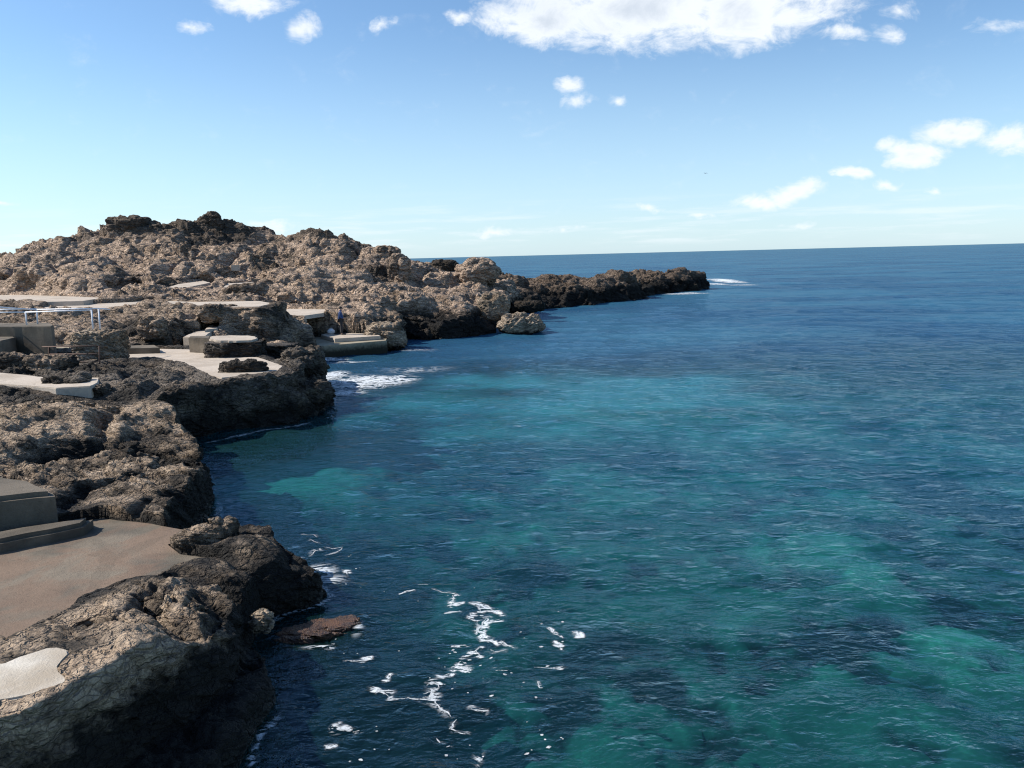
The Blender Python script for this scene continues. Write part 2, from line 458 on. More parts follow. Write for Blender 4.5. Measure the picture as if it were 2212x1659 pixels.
def boulder(name, mat, center, radii, seed, sizes=None, rz=0.0, n=5, sq=2.6, strata=(28, -18, 1.9), flatb=None):
    """one boulder: squarish rounded block broken by cracks; centre on the origin of the object"""
    bm = bmesh.new(); bmesh.ops.create_cube(bm, size=2.0)
    bmesh.ops.subdivide_edges(bm, edges=bm.edges[:], cuts=int(n), use_grid_fill=True)
    me = bpy.data.meshes.new(name); bm.to_mesh(me); bm.free()
    co = get_co(me); l = (np.abs(co) ** sq).sum(1) ** (1 / sq); co = co / l[:, None]
    nrm = co / np.linalg.norm(co, axis=1)[:, None]
    co = co * np.array(radii, np.float32)
    c, s = math.cos(rz), math.sin(rz)
    M = np.array([[c, -s, 0], [s, c, 0], [0, 0, 1]], np.float32)
    co = co @ M.T; nrm = nrm @ M.T
    w = co + np.array(center, np.float32)
    r = min(radii)
    if sizes is None: sizes = [(r * 1.9, r * .34, .3), (r * .6, r * .12, .2), (r * .24, r * .055, .25)]
    co = co + nrm * rock_disp(w, sizes, seed, strata)[:, None]
    if flatb is not None: co[:, 2] = np.minimum(co[:, 2], flatb - center[2])
    me.vertices.foreach_set('co', co.astype(np.float32).ravel()); me.update()
    o = link(name, me, mat); o.location = center
    return o

def slab(name, mat, pts, z, thick, seed=0, jit=0.02, bevel=0.03, carve=True, seg=0.35, tilt=None, rim=None):
    """cast concrete plate from a ground plan (world xy), worn edges"""
    rnd = random.Random(seed)
    out = []
    n = len(pts)
    for i in range(n):
        a = Vector(pts[i][:2]); b = Vector(pts[(i + 1) % n][:2]); L = (b - a).length; k = max(1, int(L / seg))
        for j in range(k):
            p = a.lerp(b, j / k)
            if j: p += Vector((rnd.uniform(-jit, jit), rnd.uniform(-jit, jit)))
            out.append(p)
    bm = bmesh.new()
    top = [bm.verts.new((p.x, p.y, z + (tilt(p) if tilt else 0))) for p in out]
    bot = [bm.verts.new((p.x, p.y, z - thick)) for p in out]
    N = len(out)
    ft = bm.faces.new(top); bm.faces.new(bot[::-1])
    for i in range(N): bm.faces.new((top[i], bot[i], bot[(i + 1) % N], top[(i + 1) % N]))
    bmesh.ops.recalc_face_normals(bm, faces=bm.faces[:])
    te = [e for e in bm.edges if len(e.link_faces) == 2 and ft in e.link_faces]
    if bevel: bmesh.ops.bevel(bm, geom=te, offset=bevel, segments=2, affect='EDGES', clamp_overlap=True)
    bmesh.ops.triangulate(bm, faces=[f for f in bm.faces if len(f.verts) > 4])
    o = from_bm(name, bm, mat)
    if carve: SLABS.append(([(p.x, p.y) for p in out], z)); RIMS.append((SLABS[-1][0], z, rim)) if rim is not None else None
    return o
def ZD(px, py, D): return Q(px, py, D).z
def PP(pts, z): return [tuple(P(a, b, z)[:2]) for a, b in pts]
def box(bm, c, s, rz=0.0, bevel=0.0):
    r = bmesh.ops.create_cube(bm, size=1.0, matrix=Matrix.Translation(c) @ Matrix.Rotation(rz, 4, 'Z') @ Matrix.Diagonal((*s, 1)))
    if bevel: bmesh.ops.bevel(bm, geom=list({e for v in r['verts'] for e in v.link_edges}), offset=bevel, segments=2, affect='EDGES')
def tube(bm, a, b, r, seg=10):
    a = Vector(a); b = Vector(b); d = b - a
    M = Matrix.Translation((a + b) / 2) @ d.to_track_quat('Z', 'Y').to_matrix().to_4x4()
    bmesh.ops.create_cone(bm, cap_ends=True, segments=seg, radius1=r, radius2=r, depth=d.length, matrix=M)



# ------------------------------------------------------------------ concrete (before the rock, which makes room for it)
PLAZA_Z = 1.85
o = slab('terrace', M_conc, PP([(175, 806), (262, 782), (340, 778), (420, 803), (478, 816), (520, 812), (600, 801), (612, 790), (560, 772), (470, 764), (420, 755), (300, 752), (255, 762), (235, 778)], PLAZA_Z), PLAZA_Z, .9, 1, rim=0.04)
tag(o, 'broad pale concrete terrace on top of the dark sea cliff', 'terrace')
o = slab('walkway_slab', M_conc, PP([(-60, 800), (40, 808), (110, 816), (215, 815), (212, 826), (195, 834), (120, 838), (40, 832), (-60, 826)], 2.1), 2.1, .55, 2)
tag(o, 'pale concrete walkway with curved edge above two round boulders', 'walkway')
o = slab('walkway_slab', M_conc, PP([(-80, 637), (60, 637), (150, 640), (225, 643), (180, 650), (60, 653), (-80, 655)], 3.7), 3.7, .5, 3, rim=0.1)
tag(o, 'far left pale strip of walkway at the foot of the headland', 'walkway')
o = slab('walkway_slab', M_conc, PP([(70, 668), (240, 665), (330, 662), (470, 664), (560, 662), (590, 655), (560, 650), (420, 652), (330, 649), (270, 653), (110, 660)], 3.4), 3.4, .6, 4, rim=0.08)
tag(o, 'long pale walkway between headland rocks and the rock face behind the white railing', 'walkway')
o = slab('walkway_slab', M_conc, PP([(572, 681), (640, 684), (700, 676), (705, 668), (600, 667), (560, 672)], 2.45), 2.45, .25, 5, rim=0.05)
tag(o, 'short pale walkway landing right of the steps', 'walkway')
# upper small slabs on the headland
o = slab('path_slab', M_conc, [tuple(Q(a, b, D)[:2]) for a, b, D in [(362, 629, 64), (400, 622, 66), (455, 612, 69.5), (440, 607, 71), (385, 612, 69), (355, 620, 66)]], ZD(362, 629, 64), .3, 6, tilt=lambda p: (p.y - 64) * .085, rim=.15)
tag(o, 'curved pale path climbing the lower headland slope', 'path')
o = slab('path_slab', M_conc, [tuple(Q(a, b, D)[:2]) for a, b, D in [(482, 621, 66), (545, 622, 66), (592, 614, 70), (575, 611, 71.3), (490, 614, 70.3)]], ZD(482, 621, 66), .3, 7, tilt=lambda p: (p.y - 66) * .05, rim=.1)
tag(o, 'small pale paved platform in front of low dark wall on headland', 'platform')
o = slab('path_slab', M_conc, PP([(245, 637), (300, 634), (290, 630), (250, 633)], 3.75), 3.75, .3, 8, rim=0.1)
tag(o, 'tiny pale concrete patch among rocks above the long walkway', 'path')
w = slab('low_wall', M_conc_d, [tuple(Q(466, 603, 71.0)[:2]), tuple(Q(588, 601, 71.8)[:2]), tuple(Q(588, 601, 72.3)[:2]), tuple(Q(466, 603, 71.5)[:2])], Q(520, 604, 71).z, .9, 9, carve=False)
tag(w, 'low dark concrete wall behind the small paved platform on the headland', 'wall')
bm = bmesh.new(); c = Q(509, 579, 74); box(bm, c, (.68, .5, .55), .1, .03)
o = from_bm('concrete_block', bm, M_conc); tag(o, 'small pale square concrete block standing on the headland slope', 'block')

# steps going down from the long walkway
def steps(name, quads, mat, label, group=None):
    e = empty(name, (quads[0][0][0][0], quads[0][0][0][1], quads[-1][1] - .3))
    for k, (poly, z) in enumerate(quads):
        s = slab('step', mat, poly, z, .45, 20 + k, carve=(k == 0))
        s.parent = e; s.matrix_parent_inverse = Matrix.Translation(e.location).inverted()
    tag(e, label, 'steps')
    return e
bpy.context.view_layer.update()
a = P(519, 662, 3.15); dx = Vector((1.45, .12, 0))
q = []
for k in range(4):
    z = 3.16 - k * .2; y0 = a.y + .6 - k * .42
    x0 = a.x + k * .03
    q.append(([(x0, y0 - .42 - .05), (x0 + 1.45, y0 - .32), (x0 + 1.45, y0 + .15), (x0, y0 + .05)], z))
steps('steps', q, M_conc, 'four worn concrete steps descending between rocks from the long walkway')
o = slab('path_slab', M_conc, PP([(500, 694), (560, 691), (604, 680), (592, 676), (560, 682), (520, 686), (492, 690)], 2.42), 2.42, 1.3, 11)
tag(o, 'sunlit path landing at the bottom of the steps above a dark retaining wall', 'path')
o = slab('path_slab', M_conc, PP([(442, 712), (470, 709), (500, 694), (492, 689), (455, 699)], 2.3), 2.3, 1.0, 12)
tag(o, 'shaded concrete path bending down left below the steps landing', 'path')
o = slab('path_slab', M_conc, PP([(395, 728), (440, 729), (466, 709), (440, 711), (412, 720)], 2.15), 2.15, 1.0, 13)
tag(o, 'shaded lowest landing of the path just behind the stone faced block', 'path')
o = slab('stone_block', M_conc_d, PP([(407, 729), (453, 731), (455, 725), (409, 726)], 2.56), 2.56, .9, 14, bevel=.04)
tag(o, 'squared stone block with sunlit left side at the back of the terrace', 'block')
o = slab('capping_slab', M_conc, PP([(452, 732), (470, 735.5), (510, 736), (545, 734.5), (556, 731), (553, 727), (540, 725), (500, 724), (456, 726)], 2.58), 2.58, .1, 34, bevel=.03, jit=.06, seg=.16, carve=False)
tag(o, 'rough pale capping slab with rounded right end lying on brown rock', 'slab')
o = slab('kerb', M_conc_d, PP([(252, 753), (345, 751), (334, 745), (256, 747)], 2.12), 2.12, .45, 15)
tag(o, 'low dark kerb along the back of the terrace beside the stone pillar', 'kerb')
# left cluster of walls
o = slab('retaining_wall', M_conc_d, PP([(-80, 707), (110, 705), (116, 702), (104, 697), (-80, 699)], ZD(50, 704, 36)), ZD(50, 704, 36), 1.3, 16)
tag(o, 'tall grey concrete retaining wall under the white railing at far left', 'wall')
o = slab('retaining_wall', M_conc_d, PP([(-80, 737), (2, 736), (33, 729), (24, 726), (-80, 728)], ZD(10, 730, 35)), ZD(10, 730, 35), .8, 17)
tag(o, 'short grey wall end with pale top at left edge behind rusty railing', 'wall')
o = slab('retaining_wall', M_conc_w, PP([(-40, 756), (80, 753), (150, 753), (152, 749), (84, 747), (-40, 750)], 2.2), 2.2, .5, 18)
tag(o, 'low lit wall with stained face behind the rusty railing left of the pillar', 'wall')
o = slab('path_slab', M_conc, PP([(36, 772), (86, 772), (138, 765), (120, 760), (40, 762)], 1.9), 1.9, .5, 19, rim=0.05)
tag(o, 'small pale paved patch behind the rusty railing post at left', 'path')
o = slab('path_slab', M_conc, PP([(112, 781), (155, 777), (158, 772), (125, 774)], 1.9), 1.9, .4, 20)
tag(o, 'narrow shaded paved sliver at the foot of the stone pillar', 'path')
# bathing platform with two tiers
o = slab('bathing_platform', M_conc_w, PP([(673, 741), (690, 747), (700, 747), (835, 735.5), (838, 727), (700, 727), (640, 728), (642, 733)], .8), .8, 1.6, 21, bevel=.04, jit=.015)
tag(o, 'lower tier of the concrete bathing platform rising straight from the water', 'platform')
o = slab('bathing_platform', M_conc, PP([(723, 731.5), (822, 725.5), (812, 721), (712, 718.5), (693, 723)], 1.05), 1.05, .23, 22, bevel=.02, jit=.008)
tag(o, 'upper tier of the bathing platform where the person stands', 'platform')
# near slabs
def drop(p): return 0.035 * math.sin(p.x * 1.3) + .02 * math.sin(p.y * 2.1)
o = slab('ledge', M_conc_d, PP([(-120, 1020), (0, 1026), (68, 1037), (112, 1055), (118, 1062), (100, 1064), (70, 1066), (0, 1074), (-120, 1095)], 1.7), 1.7, .85, 23, bevel=.11, jit=.05)
tag(o, 'raised grey concrete ledge with sunlit top at the left edge of the near shore', 'ledge')
o = slab('ledge', M_conc_d, PP([(-120, 1150), (0, 1146), (150, 1122), (200, 1114), (180, 1130), (110, 1145), (0, 1166), (-120, 1186)], 1.15), 1.15, .5, 24, bevel=.08, jit=.04)
tag(o, 'lower shaded concrete step below the raised ledge beside the brown slab', 'step')
o = slab('brown_slab', M_brown, PP([(-160, 1180), (0, 1160), (110, 1140), (225, 1118), (330, 1130), (430, 1150), (395, 1165), (368, 1176), (394, 1196), (489, 1210), (430, 1226), (387, 1242), (292, 1275), (175, 1304), (146, 1342), (100, 1375), (55, 1402), (0, 1432), (-160, 1500)], .9), .9, .5, 25, jit=.05, bevel=.04, rim=0.03)
tag(o, 'wide rusty brown slab of flat shore rock at the lower left', 'slab')
o = slab('plaster_patch', M_white, PP([(-80, 1440), (-20, 1436), (10, 1431), (40, 1418), (70, 1409), (100, 1399), (125, 1397), (146, 1402), (150, 1412), (138, 1424), (127, 1438), (130, 1450), (143, 1461), (146, 1471), (130, 1480), (105, 1488), (73, 1499), (35, 1507), (0, 1513), (-80, 1530)], 1.60), 1.60, .07, 26, jit=.025, bevel=.02, seg=.18, rim=0.0)
tag(o, 'bleached white plaster patch on top of the nearest rock at lower left', 'patch')

# ------------------------------------------------------------------ rock
def ctrl(l): return [tuple(Q(*t)) for t in l]
hc = ctrl([
 # ridge
 (-60, 579, 78), (0, 566, 78), (20, 553, 79), (60, 539, 80), (100, 522, 82), (150, 516, 83), (200, 515, 84), (228, 507, 85), (240, 480, 86), (280, 474, 86), (318, 477, 86), (335, 488, 86),
 (370, 480, 87), (410, 480, 87), (450, 473, 88), (480, 480, 88), (530, 492, 88), (565, 513, 87), (605, 528, 87), (640, 510, 87), (675, 500, 87), (720, 506, 86), (750, 520, 85),
 (790, 553, 84), (830, 543, 82), (860, 562, 81), (890, 574, 81), (930, 594, 81), (970, 588, 84), (1000, 596, 80), (1030, 582, 79), (1055, 586, 80), (1078, 606, 81), (1110, 622, 84), (1165, 634, 89),
 # slopes
 (-40, 630, 64), (0, 625, 63), (0, 599, 70), (60, 600, 68), (100, 610, 66), (100, 574, 74), (130, 549, 78), (200, 620, 65), (200, 579, 74), (220, 539, 80), (300, 625, 64), (300, 590, 70), (300, 555, 77), (300, 515, 82),
 (400, 600, 68), (400, 560, 75.5), (370, 580, 72), (430, 570, 74), (400, 540, 77.5), (440, 535, 79), (400, 515, 83), (470, 640, 62), (500, 605, 72.5), (500, 580, 74), (500, 545, 80), (500, 512, 85), (600, 620, 66), (600, 590, 71), (600, 550, 80), (650, 640, 60), (650, 590, 70), (650, 540, 80),
 (740, 640, 60), (740, 600, 68), (740, 555, 79), (800, 660, 58), (800, 633, 64), (800, 593, 72), (850, 592, 76), (900, 650, 62), (900, 637, 68), (900, 607, 75), (950, 649, 65), (950, 622, 73),
 (1000, 650, 65), (1000, 637, 71), (1060, 655, 67), (1050, 632, 74), (1100, 650, 72), (1100, 642, 78), (1150, 658, 84), (1140, 647, 86),
 # cliff top by the bay
 (880, 668, 61), (930, 672, 61.5), (980, 678, 62), (1030, 680, 63), (1060, 682, 65),
 # tail
 (1180, 655, 91), (1195, 632, 94), (1225, 606, 96), (1250, 604, 97), (1275, 622, 98), (1300, 600, 100), (1330, 590, 105), (1360, 600, 109), (1385, 622, 116), (1405, 584, 120), (1440, 577, 124), (1480, 584, 126), (1515, 587, 128), (1533, 600, 131), (1350, 626, 101), (1250, 636, 94), (1440, 612, 119), (1500, 610, 122)])
hc += [(-58, 100, 6), (-40, 104, 6), (-20, 104, 5), (0, 100, 3.5), (-60, 118, 2), (-20, 118, 2), (12, 112, 1), (25, 130, 1.5)]
hc += [(-50, 58, 3.4), (-36, 58, 3.3), (-25, 57, 3.2), (-16, 54, 2.7), (-8, 53, 2.3)]
head_poly = [(-95, 52), (-20, 46)] + [tuple(P(a, b, 0)[:2]) for a, b in
   [(800, 765), (838, 752), (880, 737), (960, 737), (1020, 730), (1060, 723), (1085, 705), (1110, 692), (1180, 669), (1280, 661), (1372, 650), (1388, 641), (1450, 633), (1510, 629), (1537, 619)]] + \
   [(33, 141), (20, 138), (12, 124), (6, 110), (2, 106), (-6, 116), (-40, 125), (-95, 125)]
headland = rock_mass('headland', M_head, (-70, 37, 52.5, 143), .3, .13, head_poly, hc,
    [(6.5, 1.15, .14), (2.2, .30, .16), (.95, .17, .2), (.42, .085, .25)], 3, edge=1.6, rough_edge=.8, lump=.35)
tag(headland, kind='structure')

# lower ground between the terrace and the long walkway
lc = ctrl([(-40, 690, 44), (0, 685, 45), (60, 690, 43), (100, 680, 45), (0, 665, 48), (60, 672, 48), (130, 695, 42), (150, 672, 47), (200, 700, 42), (180, 680, 46), (250, 700, 44), (250, 662, 50), (280, 735, 39.5), (300, 700, 44), (330, 653, 49),
   (330, 740, 39), (380, 700, 45), (380, 655, 50), (440, 655, 50), (460, 668, 49), (450, 690, 47), (400, 720, 42.5), (420, 735, 41), (480, 672, 50), (500, 662, 51), (590, 668, 52.5), (600, 690, 49), (640, 690, 50),
   (640, 715, 47), (690, 700, 52), (690, 716, 50), (740, 680, 54), (760, 700, 53), (800, 690, 54.5), (740, 715, 52.3), (800, 716, 52.3), (700, 672, 56), (780, 663, 58), (820, 675, 57), (850, 700, 55.5), (870, 690, 58),
   (20, 740, 38), (100, 745, 37.5), (100, 730, 39), (200, 740, 39)])
lc += ctrl([(480, 745, 44), (560, 743, 45.5), (600, 740, 46.5), (640, 744, 47), (662, 738, 48.5), (520, 740, 45.5)])
low_poly = [(-60, 36)] + [tuple(P(a, b, 0)[:2]) for a, b in [(300, 860), (420, 800), (520, 812), (600, 806), (645, 790), (672, 776), (700, 772), (838, 752), (862, 742), (885, 735), (930, 735), (940, 700)]] + [(-5, 62), (-60, 62)]
o = rock_mass('rock_shelf', M_mid, (-42, -1, 36.5, 60), .2, .085, low_poly, lc, [(4.0, .5, .16), (1.3, .17, .18), (.55, .095, .22), (.25, .045, .3)], 41, edge=.9, rough_edge=.5, lump=.12)
tag(o, 'broken tan rock shelf between the terrace and the long walkway, running to the person', 'rock')

# terrace outcrop with its sea cliff
tc_ = ctrl([(235, 814, 28.60), (250, 801, 29.64), (300, 797, 29.74), (330, 800, 29.54), (370, 809, 29.12), (400, 817, 28.70), (440, 829, 28.50), (480, 790, 30.78), (520, 788, 31.20), (560, 797, 31.20), (590, 805, 31.20), (600, 795, 34.02), (620, 775, 35.10), (650, 774, 35.42),
   (690, 782, 35.10), (705, 800, 34.34), (640, 830, 31.51), (700, 845, 32.03), (200, 815, 27.87), (150, 830, 27.04), (110, 822, 26.83), (40, 800, 31.20), (60, 790, 33.48), (100, 785, 31.72), (130, 812, 29.4), (0, 780, 34.56), (20, 762, 35.64), (200, 790, 31.20), (100, 760, 35.64),
   (300, 770, 34.56), (420, 768, 36.18), (500, 775, 35.10), (560, 770, 37.80), (630, 770, 37.26), (300, 750, 38.88), (420, 750, 39.42), (30, 850, 26.00), (-60, 850, 26.00), (-60, 780, 34.56), (180, 860, 26.00)])
t_poly = [(-30, 22), (-14.5, 22.5)] + [tuple(P(a, b, 0)[:2]) for a, b in [(340, 972), (372, 960), (430, 950), (500, 938), (570, 927), (640, 915), (690, 903), (712, 880), (716, 850), (712, 815), (700, 795), (640, 786), (560, 775), (500, 760)]] + [(-14, 41), (-30, 41)]
def t_extra(X, Y, T):
    # a lower shelf juts out at the tip of the cliff
    sh = poly_sd(X, Y, [tuple(P(a, b, .9)[:2]) for a, b in [(612, 838), (650, 852), (700, 862), (722, 850), (712, 832), (650, 826)]])
    return np.where(sh > 0, np.minimum(T, 1.1), T)
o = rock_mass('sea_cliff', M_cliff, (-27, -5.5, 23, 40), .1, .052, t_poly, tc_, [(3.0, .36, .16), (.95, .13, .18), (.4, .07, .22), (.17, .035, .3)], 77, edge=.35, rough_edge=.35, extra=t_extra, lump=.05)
tag(o, 'steep dark sea cliff carrying the pale terrace', 'rock')

# left rocks
c3 = ctrl([(-60, 905, 22.5), (0, 905, 22.5), (60, 888, 23), (110, 892, 23), (160, 905, 22.5), (200, 890, 23), (240, 890, 23), (300, 885, 23.5), (345, 900, 23.5), (350, 935, 22.3), (0, 960, 20.3), (80, 965, 20.2), (60, 930, 21.2), (160, 950, 21),
   (230, 930, 21.8), (300, 940, 21.6), (340, 965, 20.8), (120, 972, 20.4), (200, 985, 19.8), (0, 1010, 17.8), (60, 1005, 18), (100, 985, 19), (140, 1030, 17.2), (40, 985, 18.2), (0, 975, 18.4), (300, 955, 20), (350, 950, 20.4), (200, 1000, 18.6), (230, 970, 20), (300, 972, 20), (380, 985, 19.8), (420, 985, 19.6),
   (260, 1030, 17.3), (330, 1020, 17.9), (400, 1020, 18), (440, 1010, 18.8), (455, 1040, 18), (200, 1060, 16.2), (260, 1070, 15.9), (230, 1100, 15.2), (300, 1085, 15.5), (360, 1062, 16.2), (420, 1045, 17), (450, 1075, 16.8), (0, 1085, 15.5), (-60, 1000, 18)])
p3 = [(-20, 14.2), tuple(P(0, 1170, .9)[:2]), tuple(P(140, 1160, .9)[:2]), tuple(P(240, 1165, .9)[:2]), tuple(P(330, 1165, .9)[:2])] + [tuple(P(a, b, 0)[:2]) for a, b in [(400, 1195), (450, 1165), (466, 1120), (462, 1080), (455, 1050), (430, 1010), (400, 985), (372, 965), (355, 950)]] + [(-12.2, 25), (-20, 25)]
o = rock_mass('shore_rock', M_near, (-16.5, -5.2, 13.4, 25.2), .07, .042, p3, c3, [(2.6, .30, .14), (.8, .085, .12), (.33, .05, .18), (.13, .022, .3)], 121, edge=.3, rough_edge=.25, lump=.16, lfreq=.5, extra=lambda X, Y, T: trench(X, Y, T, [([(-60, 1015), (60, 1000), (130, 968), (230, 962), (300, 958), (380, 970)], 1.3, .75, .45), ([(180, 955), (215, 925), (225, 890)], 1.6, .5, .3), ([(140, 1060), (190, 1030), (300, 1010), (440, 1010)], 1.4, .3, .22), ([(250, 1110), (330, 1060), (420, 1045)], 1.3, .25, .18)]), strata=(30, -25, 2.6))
tag(o, 'rugged layered rock mass with pale sunlit top above the green cove', 'rock')

# nearest rocks
c4 = ctrl([(360, 1165, 14.1), (430, 1155, 14), (500, 1180, 13.6), (540, 1182, 13.4), (470, 1205, 13), (560, 1200, 13.3), (600, 1225, 13.1), (650, 1255, 13), (690, 1280, 12.9), (500, 1212, 12.8), (420, 1240, 12.2), (470, 1240, 12.3), (540, 1230, 12.7), (380, 1253, 11.8), (560, 1270, 12.2), (620, 1275, 12.6),
   (300, 1290, 11.1), (350, 1275, 11.3), (420, 1272, 11.4), (480, 1262, 11.6), (520, 1272, 11.5), (540, 1290, 11.2), (260, 1278, 11.3), (200, 1310, 10.9), (440, 1300, 10.9), (360, 1310, 10.6), (260, 1330, 10.3), (300, 1360, 9.8), (380, 1365, 9.8), (410, 1385, 9.6), (180, 1350, 10.1),
   (130, 1390, 9.5), (200, 1395, 9.2), (260, 1405, 9.1), (310, 1400, 9.3), (230, 1440, 8.5), (150, 1425, 8.8), (60, 1420, 9.0), (0, 1445, 8.6), (60, 1470, 8.2), (150, 1475, 8), (0, 1505, 7.7), (-60, 1450, 8.6), (-60, 1530, 7.5), (180, 1450, 8.2)])
c4 += [(-9, 10, 1.0), (-9, 8, 1.5)]
p4 = [(-12, 15)] + [tuple(P(a, b, 0)[:2]) for a, b in [(440, 1170), (510, 1195), (560, 1205), (620, 1245), (680, 1275), (712, 1287), (690, 1305), (640, 1318), (575, 1345), (560, 1375)]] + \
   [tuple(P(a, b, z)[:2]) for a, b, z in [(556, 1300, 1.15), (548, 1330, 1.1), (430, 1400, 1.3), (400, 1412, 1.35), (320, 1435, 1.4), (262, 1468, 1.45), (150, 1520, 1.55), (60, 1555, 1.6), (0, 1572, 1.6), (-100, 1600, 1.6)]] + [(-12, 6.5)]
s4 = [(-7, 9)] + [tuple(P(a, b, .1)[:2]) for a, b in [(560, 1375), (620, 1405), (634, 1450), (610, 1520), (565, 1590), (520, 1680), (420, 1780), (0, 1900), (-300, 1950)]]
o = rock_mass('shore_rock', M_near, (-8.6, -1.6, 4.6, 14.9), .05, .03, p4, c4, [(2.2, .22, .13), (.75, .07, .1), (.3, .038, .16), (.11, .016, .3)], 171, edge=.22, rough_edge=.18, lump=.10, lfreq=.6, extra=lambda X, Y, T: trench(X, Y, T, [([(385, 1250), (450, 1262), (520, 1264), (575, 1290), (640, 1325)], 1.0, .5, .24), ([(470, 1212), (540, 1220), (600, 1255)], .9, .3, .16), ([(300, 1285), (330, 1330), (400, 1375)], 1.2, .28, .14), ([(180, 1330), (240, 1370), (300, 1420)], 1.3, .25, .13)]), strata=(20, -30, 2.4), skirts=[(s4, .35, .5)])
tag(o, 'nearest craggy rock bank at lower left, sunlit on top and black in its shade', 'rock')

# single boulders and skerries
def bl(px, py, D, radii, seed, mat, label, z=None, rz=0.0, n=40, sq=2.8, name='boulder', grp=None, **kw):
    c = Q(px, py, D)
    if z is not None: c.z = z
    o = boulder(name, mat, tuple(c), radii, seed, rz=rz, n=n, sq=sq, **kw)
    tag(o, label, 'rock', grp); return o
bl(1125, 702, 62, (1.9, 1.4, 1.0), 5, M_pale, 'pale undercut boulder standing alone in the water off the headland cliff', n=64, sq=1.9, strata=(10, 28, 1.4))
bl(1068, 662, 65, (1.35, 1.4, 1.25), 6, M_pale, 'pale topped rock knob on the cliff edge above the lone boulder', n=50)
bl(1140, 662, 74, (1.6, 1.2, .55), 7, M_islet, 'flat dark rock at the waterline behind the lone boulder')
bl(1495, 622, 122, (1.0, .9, .8), 8, M_islet, 'small brown rock in the water before the far tip of the headland', n=26)
bl(835, 727, 53.5, (1.35, 1.0, .95), 9, M_pale, 'rounded yellowish rock at the right end of the bathing platform')
bl(832, 556, 81.5, (1.7, 1.2, 1.3), 10, M_head, 'square pinkish boulder perched on the headland skyline', n=40)
bl(862, 582, 76, (1.1, 1.0, 1.5), 11, M_head, 'pale upright boulder just below the skyline boulder', n=40)
bl(960, 577, 86, (1.7, 1.2, .75), 12, M_islet, 'dark lump of rock against the sea left of the pointed rock')
bl(1030, 590, 78, (2.2, 1.5, 1.5), 13, M_head, 'dark pointed rock standing up against the sea horizon', sq=2.0, n=60)
bl(278, 494, 86, (2.2, 1.6, 1.35), 14, M_head, 'flat topped block of rock on the left of the summit skyline', n=50, sq=4)
bl(456, 492, 88, (1.6, 1.4, 1.6), 15, M_head, 'jagged highest rock of the headland skyline', n=50, sq=2.2)
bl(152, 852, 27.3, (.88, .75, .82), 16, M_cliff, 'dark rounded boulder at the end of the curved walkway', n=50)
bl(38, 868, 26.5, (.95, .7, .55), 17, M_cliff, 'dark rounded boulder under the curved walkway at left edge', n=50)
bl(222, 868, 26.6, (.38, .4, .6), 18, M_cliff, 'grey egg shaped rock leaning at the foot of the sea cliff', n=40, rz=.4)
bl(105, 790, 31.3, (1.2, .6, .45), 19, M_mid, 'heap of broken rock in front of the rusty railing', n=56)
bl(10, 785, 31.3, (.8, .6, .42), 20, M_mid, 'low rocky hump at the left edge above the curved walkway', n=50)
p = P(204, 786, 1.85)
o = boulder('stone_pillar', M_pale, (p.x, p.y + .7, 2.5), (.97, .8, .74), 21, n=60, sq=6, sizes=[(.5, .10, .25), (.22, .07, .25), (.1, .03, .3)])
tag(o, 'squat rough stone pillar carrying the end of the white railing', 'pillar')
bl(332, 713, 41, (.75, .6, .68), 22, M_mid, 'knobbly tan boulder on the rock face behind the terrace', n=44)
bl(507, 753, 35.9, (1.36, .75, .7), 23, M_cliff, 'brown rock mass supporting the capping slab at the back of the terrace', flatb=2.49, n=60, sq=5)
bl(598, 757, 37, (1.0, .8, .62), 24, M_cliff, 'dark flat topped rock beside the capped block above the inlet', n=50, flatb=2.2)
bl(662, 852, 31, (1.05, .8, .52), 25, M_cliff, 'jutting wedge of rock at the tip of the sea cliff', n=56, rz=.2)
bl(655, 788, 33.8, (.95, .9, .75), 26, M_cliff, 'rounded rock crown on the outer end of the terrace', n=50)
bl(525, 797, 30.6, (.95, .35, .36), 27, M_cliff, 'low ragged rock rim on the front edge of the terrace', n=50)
bl(455, 676, 47, (.75, .8, .55), 28, M_mid, 'brown dome of rock left of the concrete steps', n=36)
bl(497, 676, 48.5, (.75, .6, .5), 29, M_mid, 'small cracked rock next to the concrete steps', n=36)
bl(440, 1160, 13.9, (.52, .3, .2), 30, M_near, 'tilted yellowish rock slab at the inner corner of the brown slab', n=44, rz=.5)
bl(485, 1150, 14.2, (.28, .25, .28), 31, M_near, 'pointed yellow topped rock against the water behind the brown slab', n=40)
bl(566, 1342, 11.9, (.17, .2, .17), 32, M_pale, 'small grey white rock at the waterline under the near cliff', n=40)
M_algae = None
def algae_mat():
    m, g, b, o = new_mat('red_algae')
    pos = g.node('ShaderNodeNewGeometry').outputs['Position']
    n = g.noise(pos, 3, 5, .6); f = g.noise(pos, 30, 4, .7)
    c = g.mix(g.rng(n, .4, .62), (.045, .022, .020), (.13, .055, .028))
    c = g.mix(g.rng(f, .5, .7), c, (.26, .15, .07))
    g.put(b.inputs['Base Color'], c); g.put(b.inputs['Roughness'], g.rng(f, .4, .6, .25, .8))
    v = g.voro(pos, 45, 'F1'); g.put(b.inputs['Normal'], g.bump(g.m('ADD', v, f), 1, .04))
    return m
M_algae = algae_mat()
o = boulder('algae_rock', M_algae, tuple(P(690, 1372, -.02)), (.72, .36, .24), 33, n=80, sq=2.4, rz=.35, flatb=.13,
   sizes=[(.5, .10, .3), (.2, .06, .25), (.07, .03, .25)])
tag(o, 'low reddish brown algae covered rock awash in the water', 'rock')
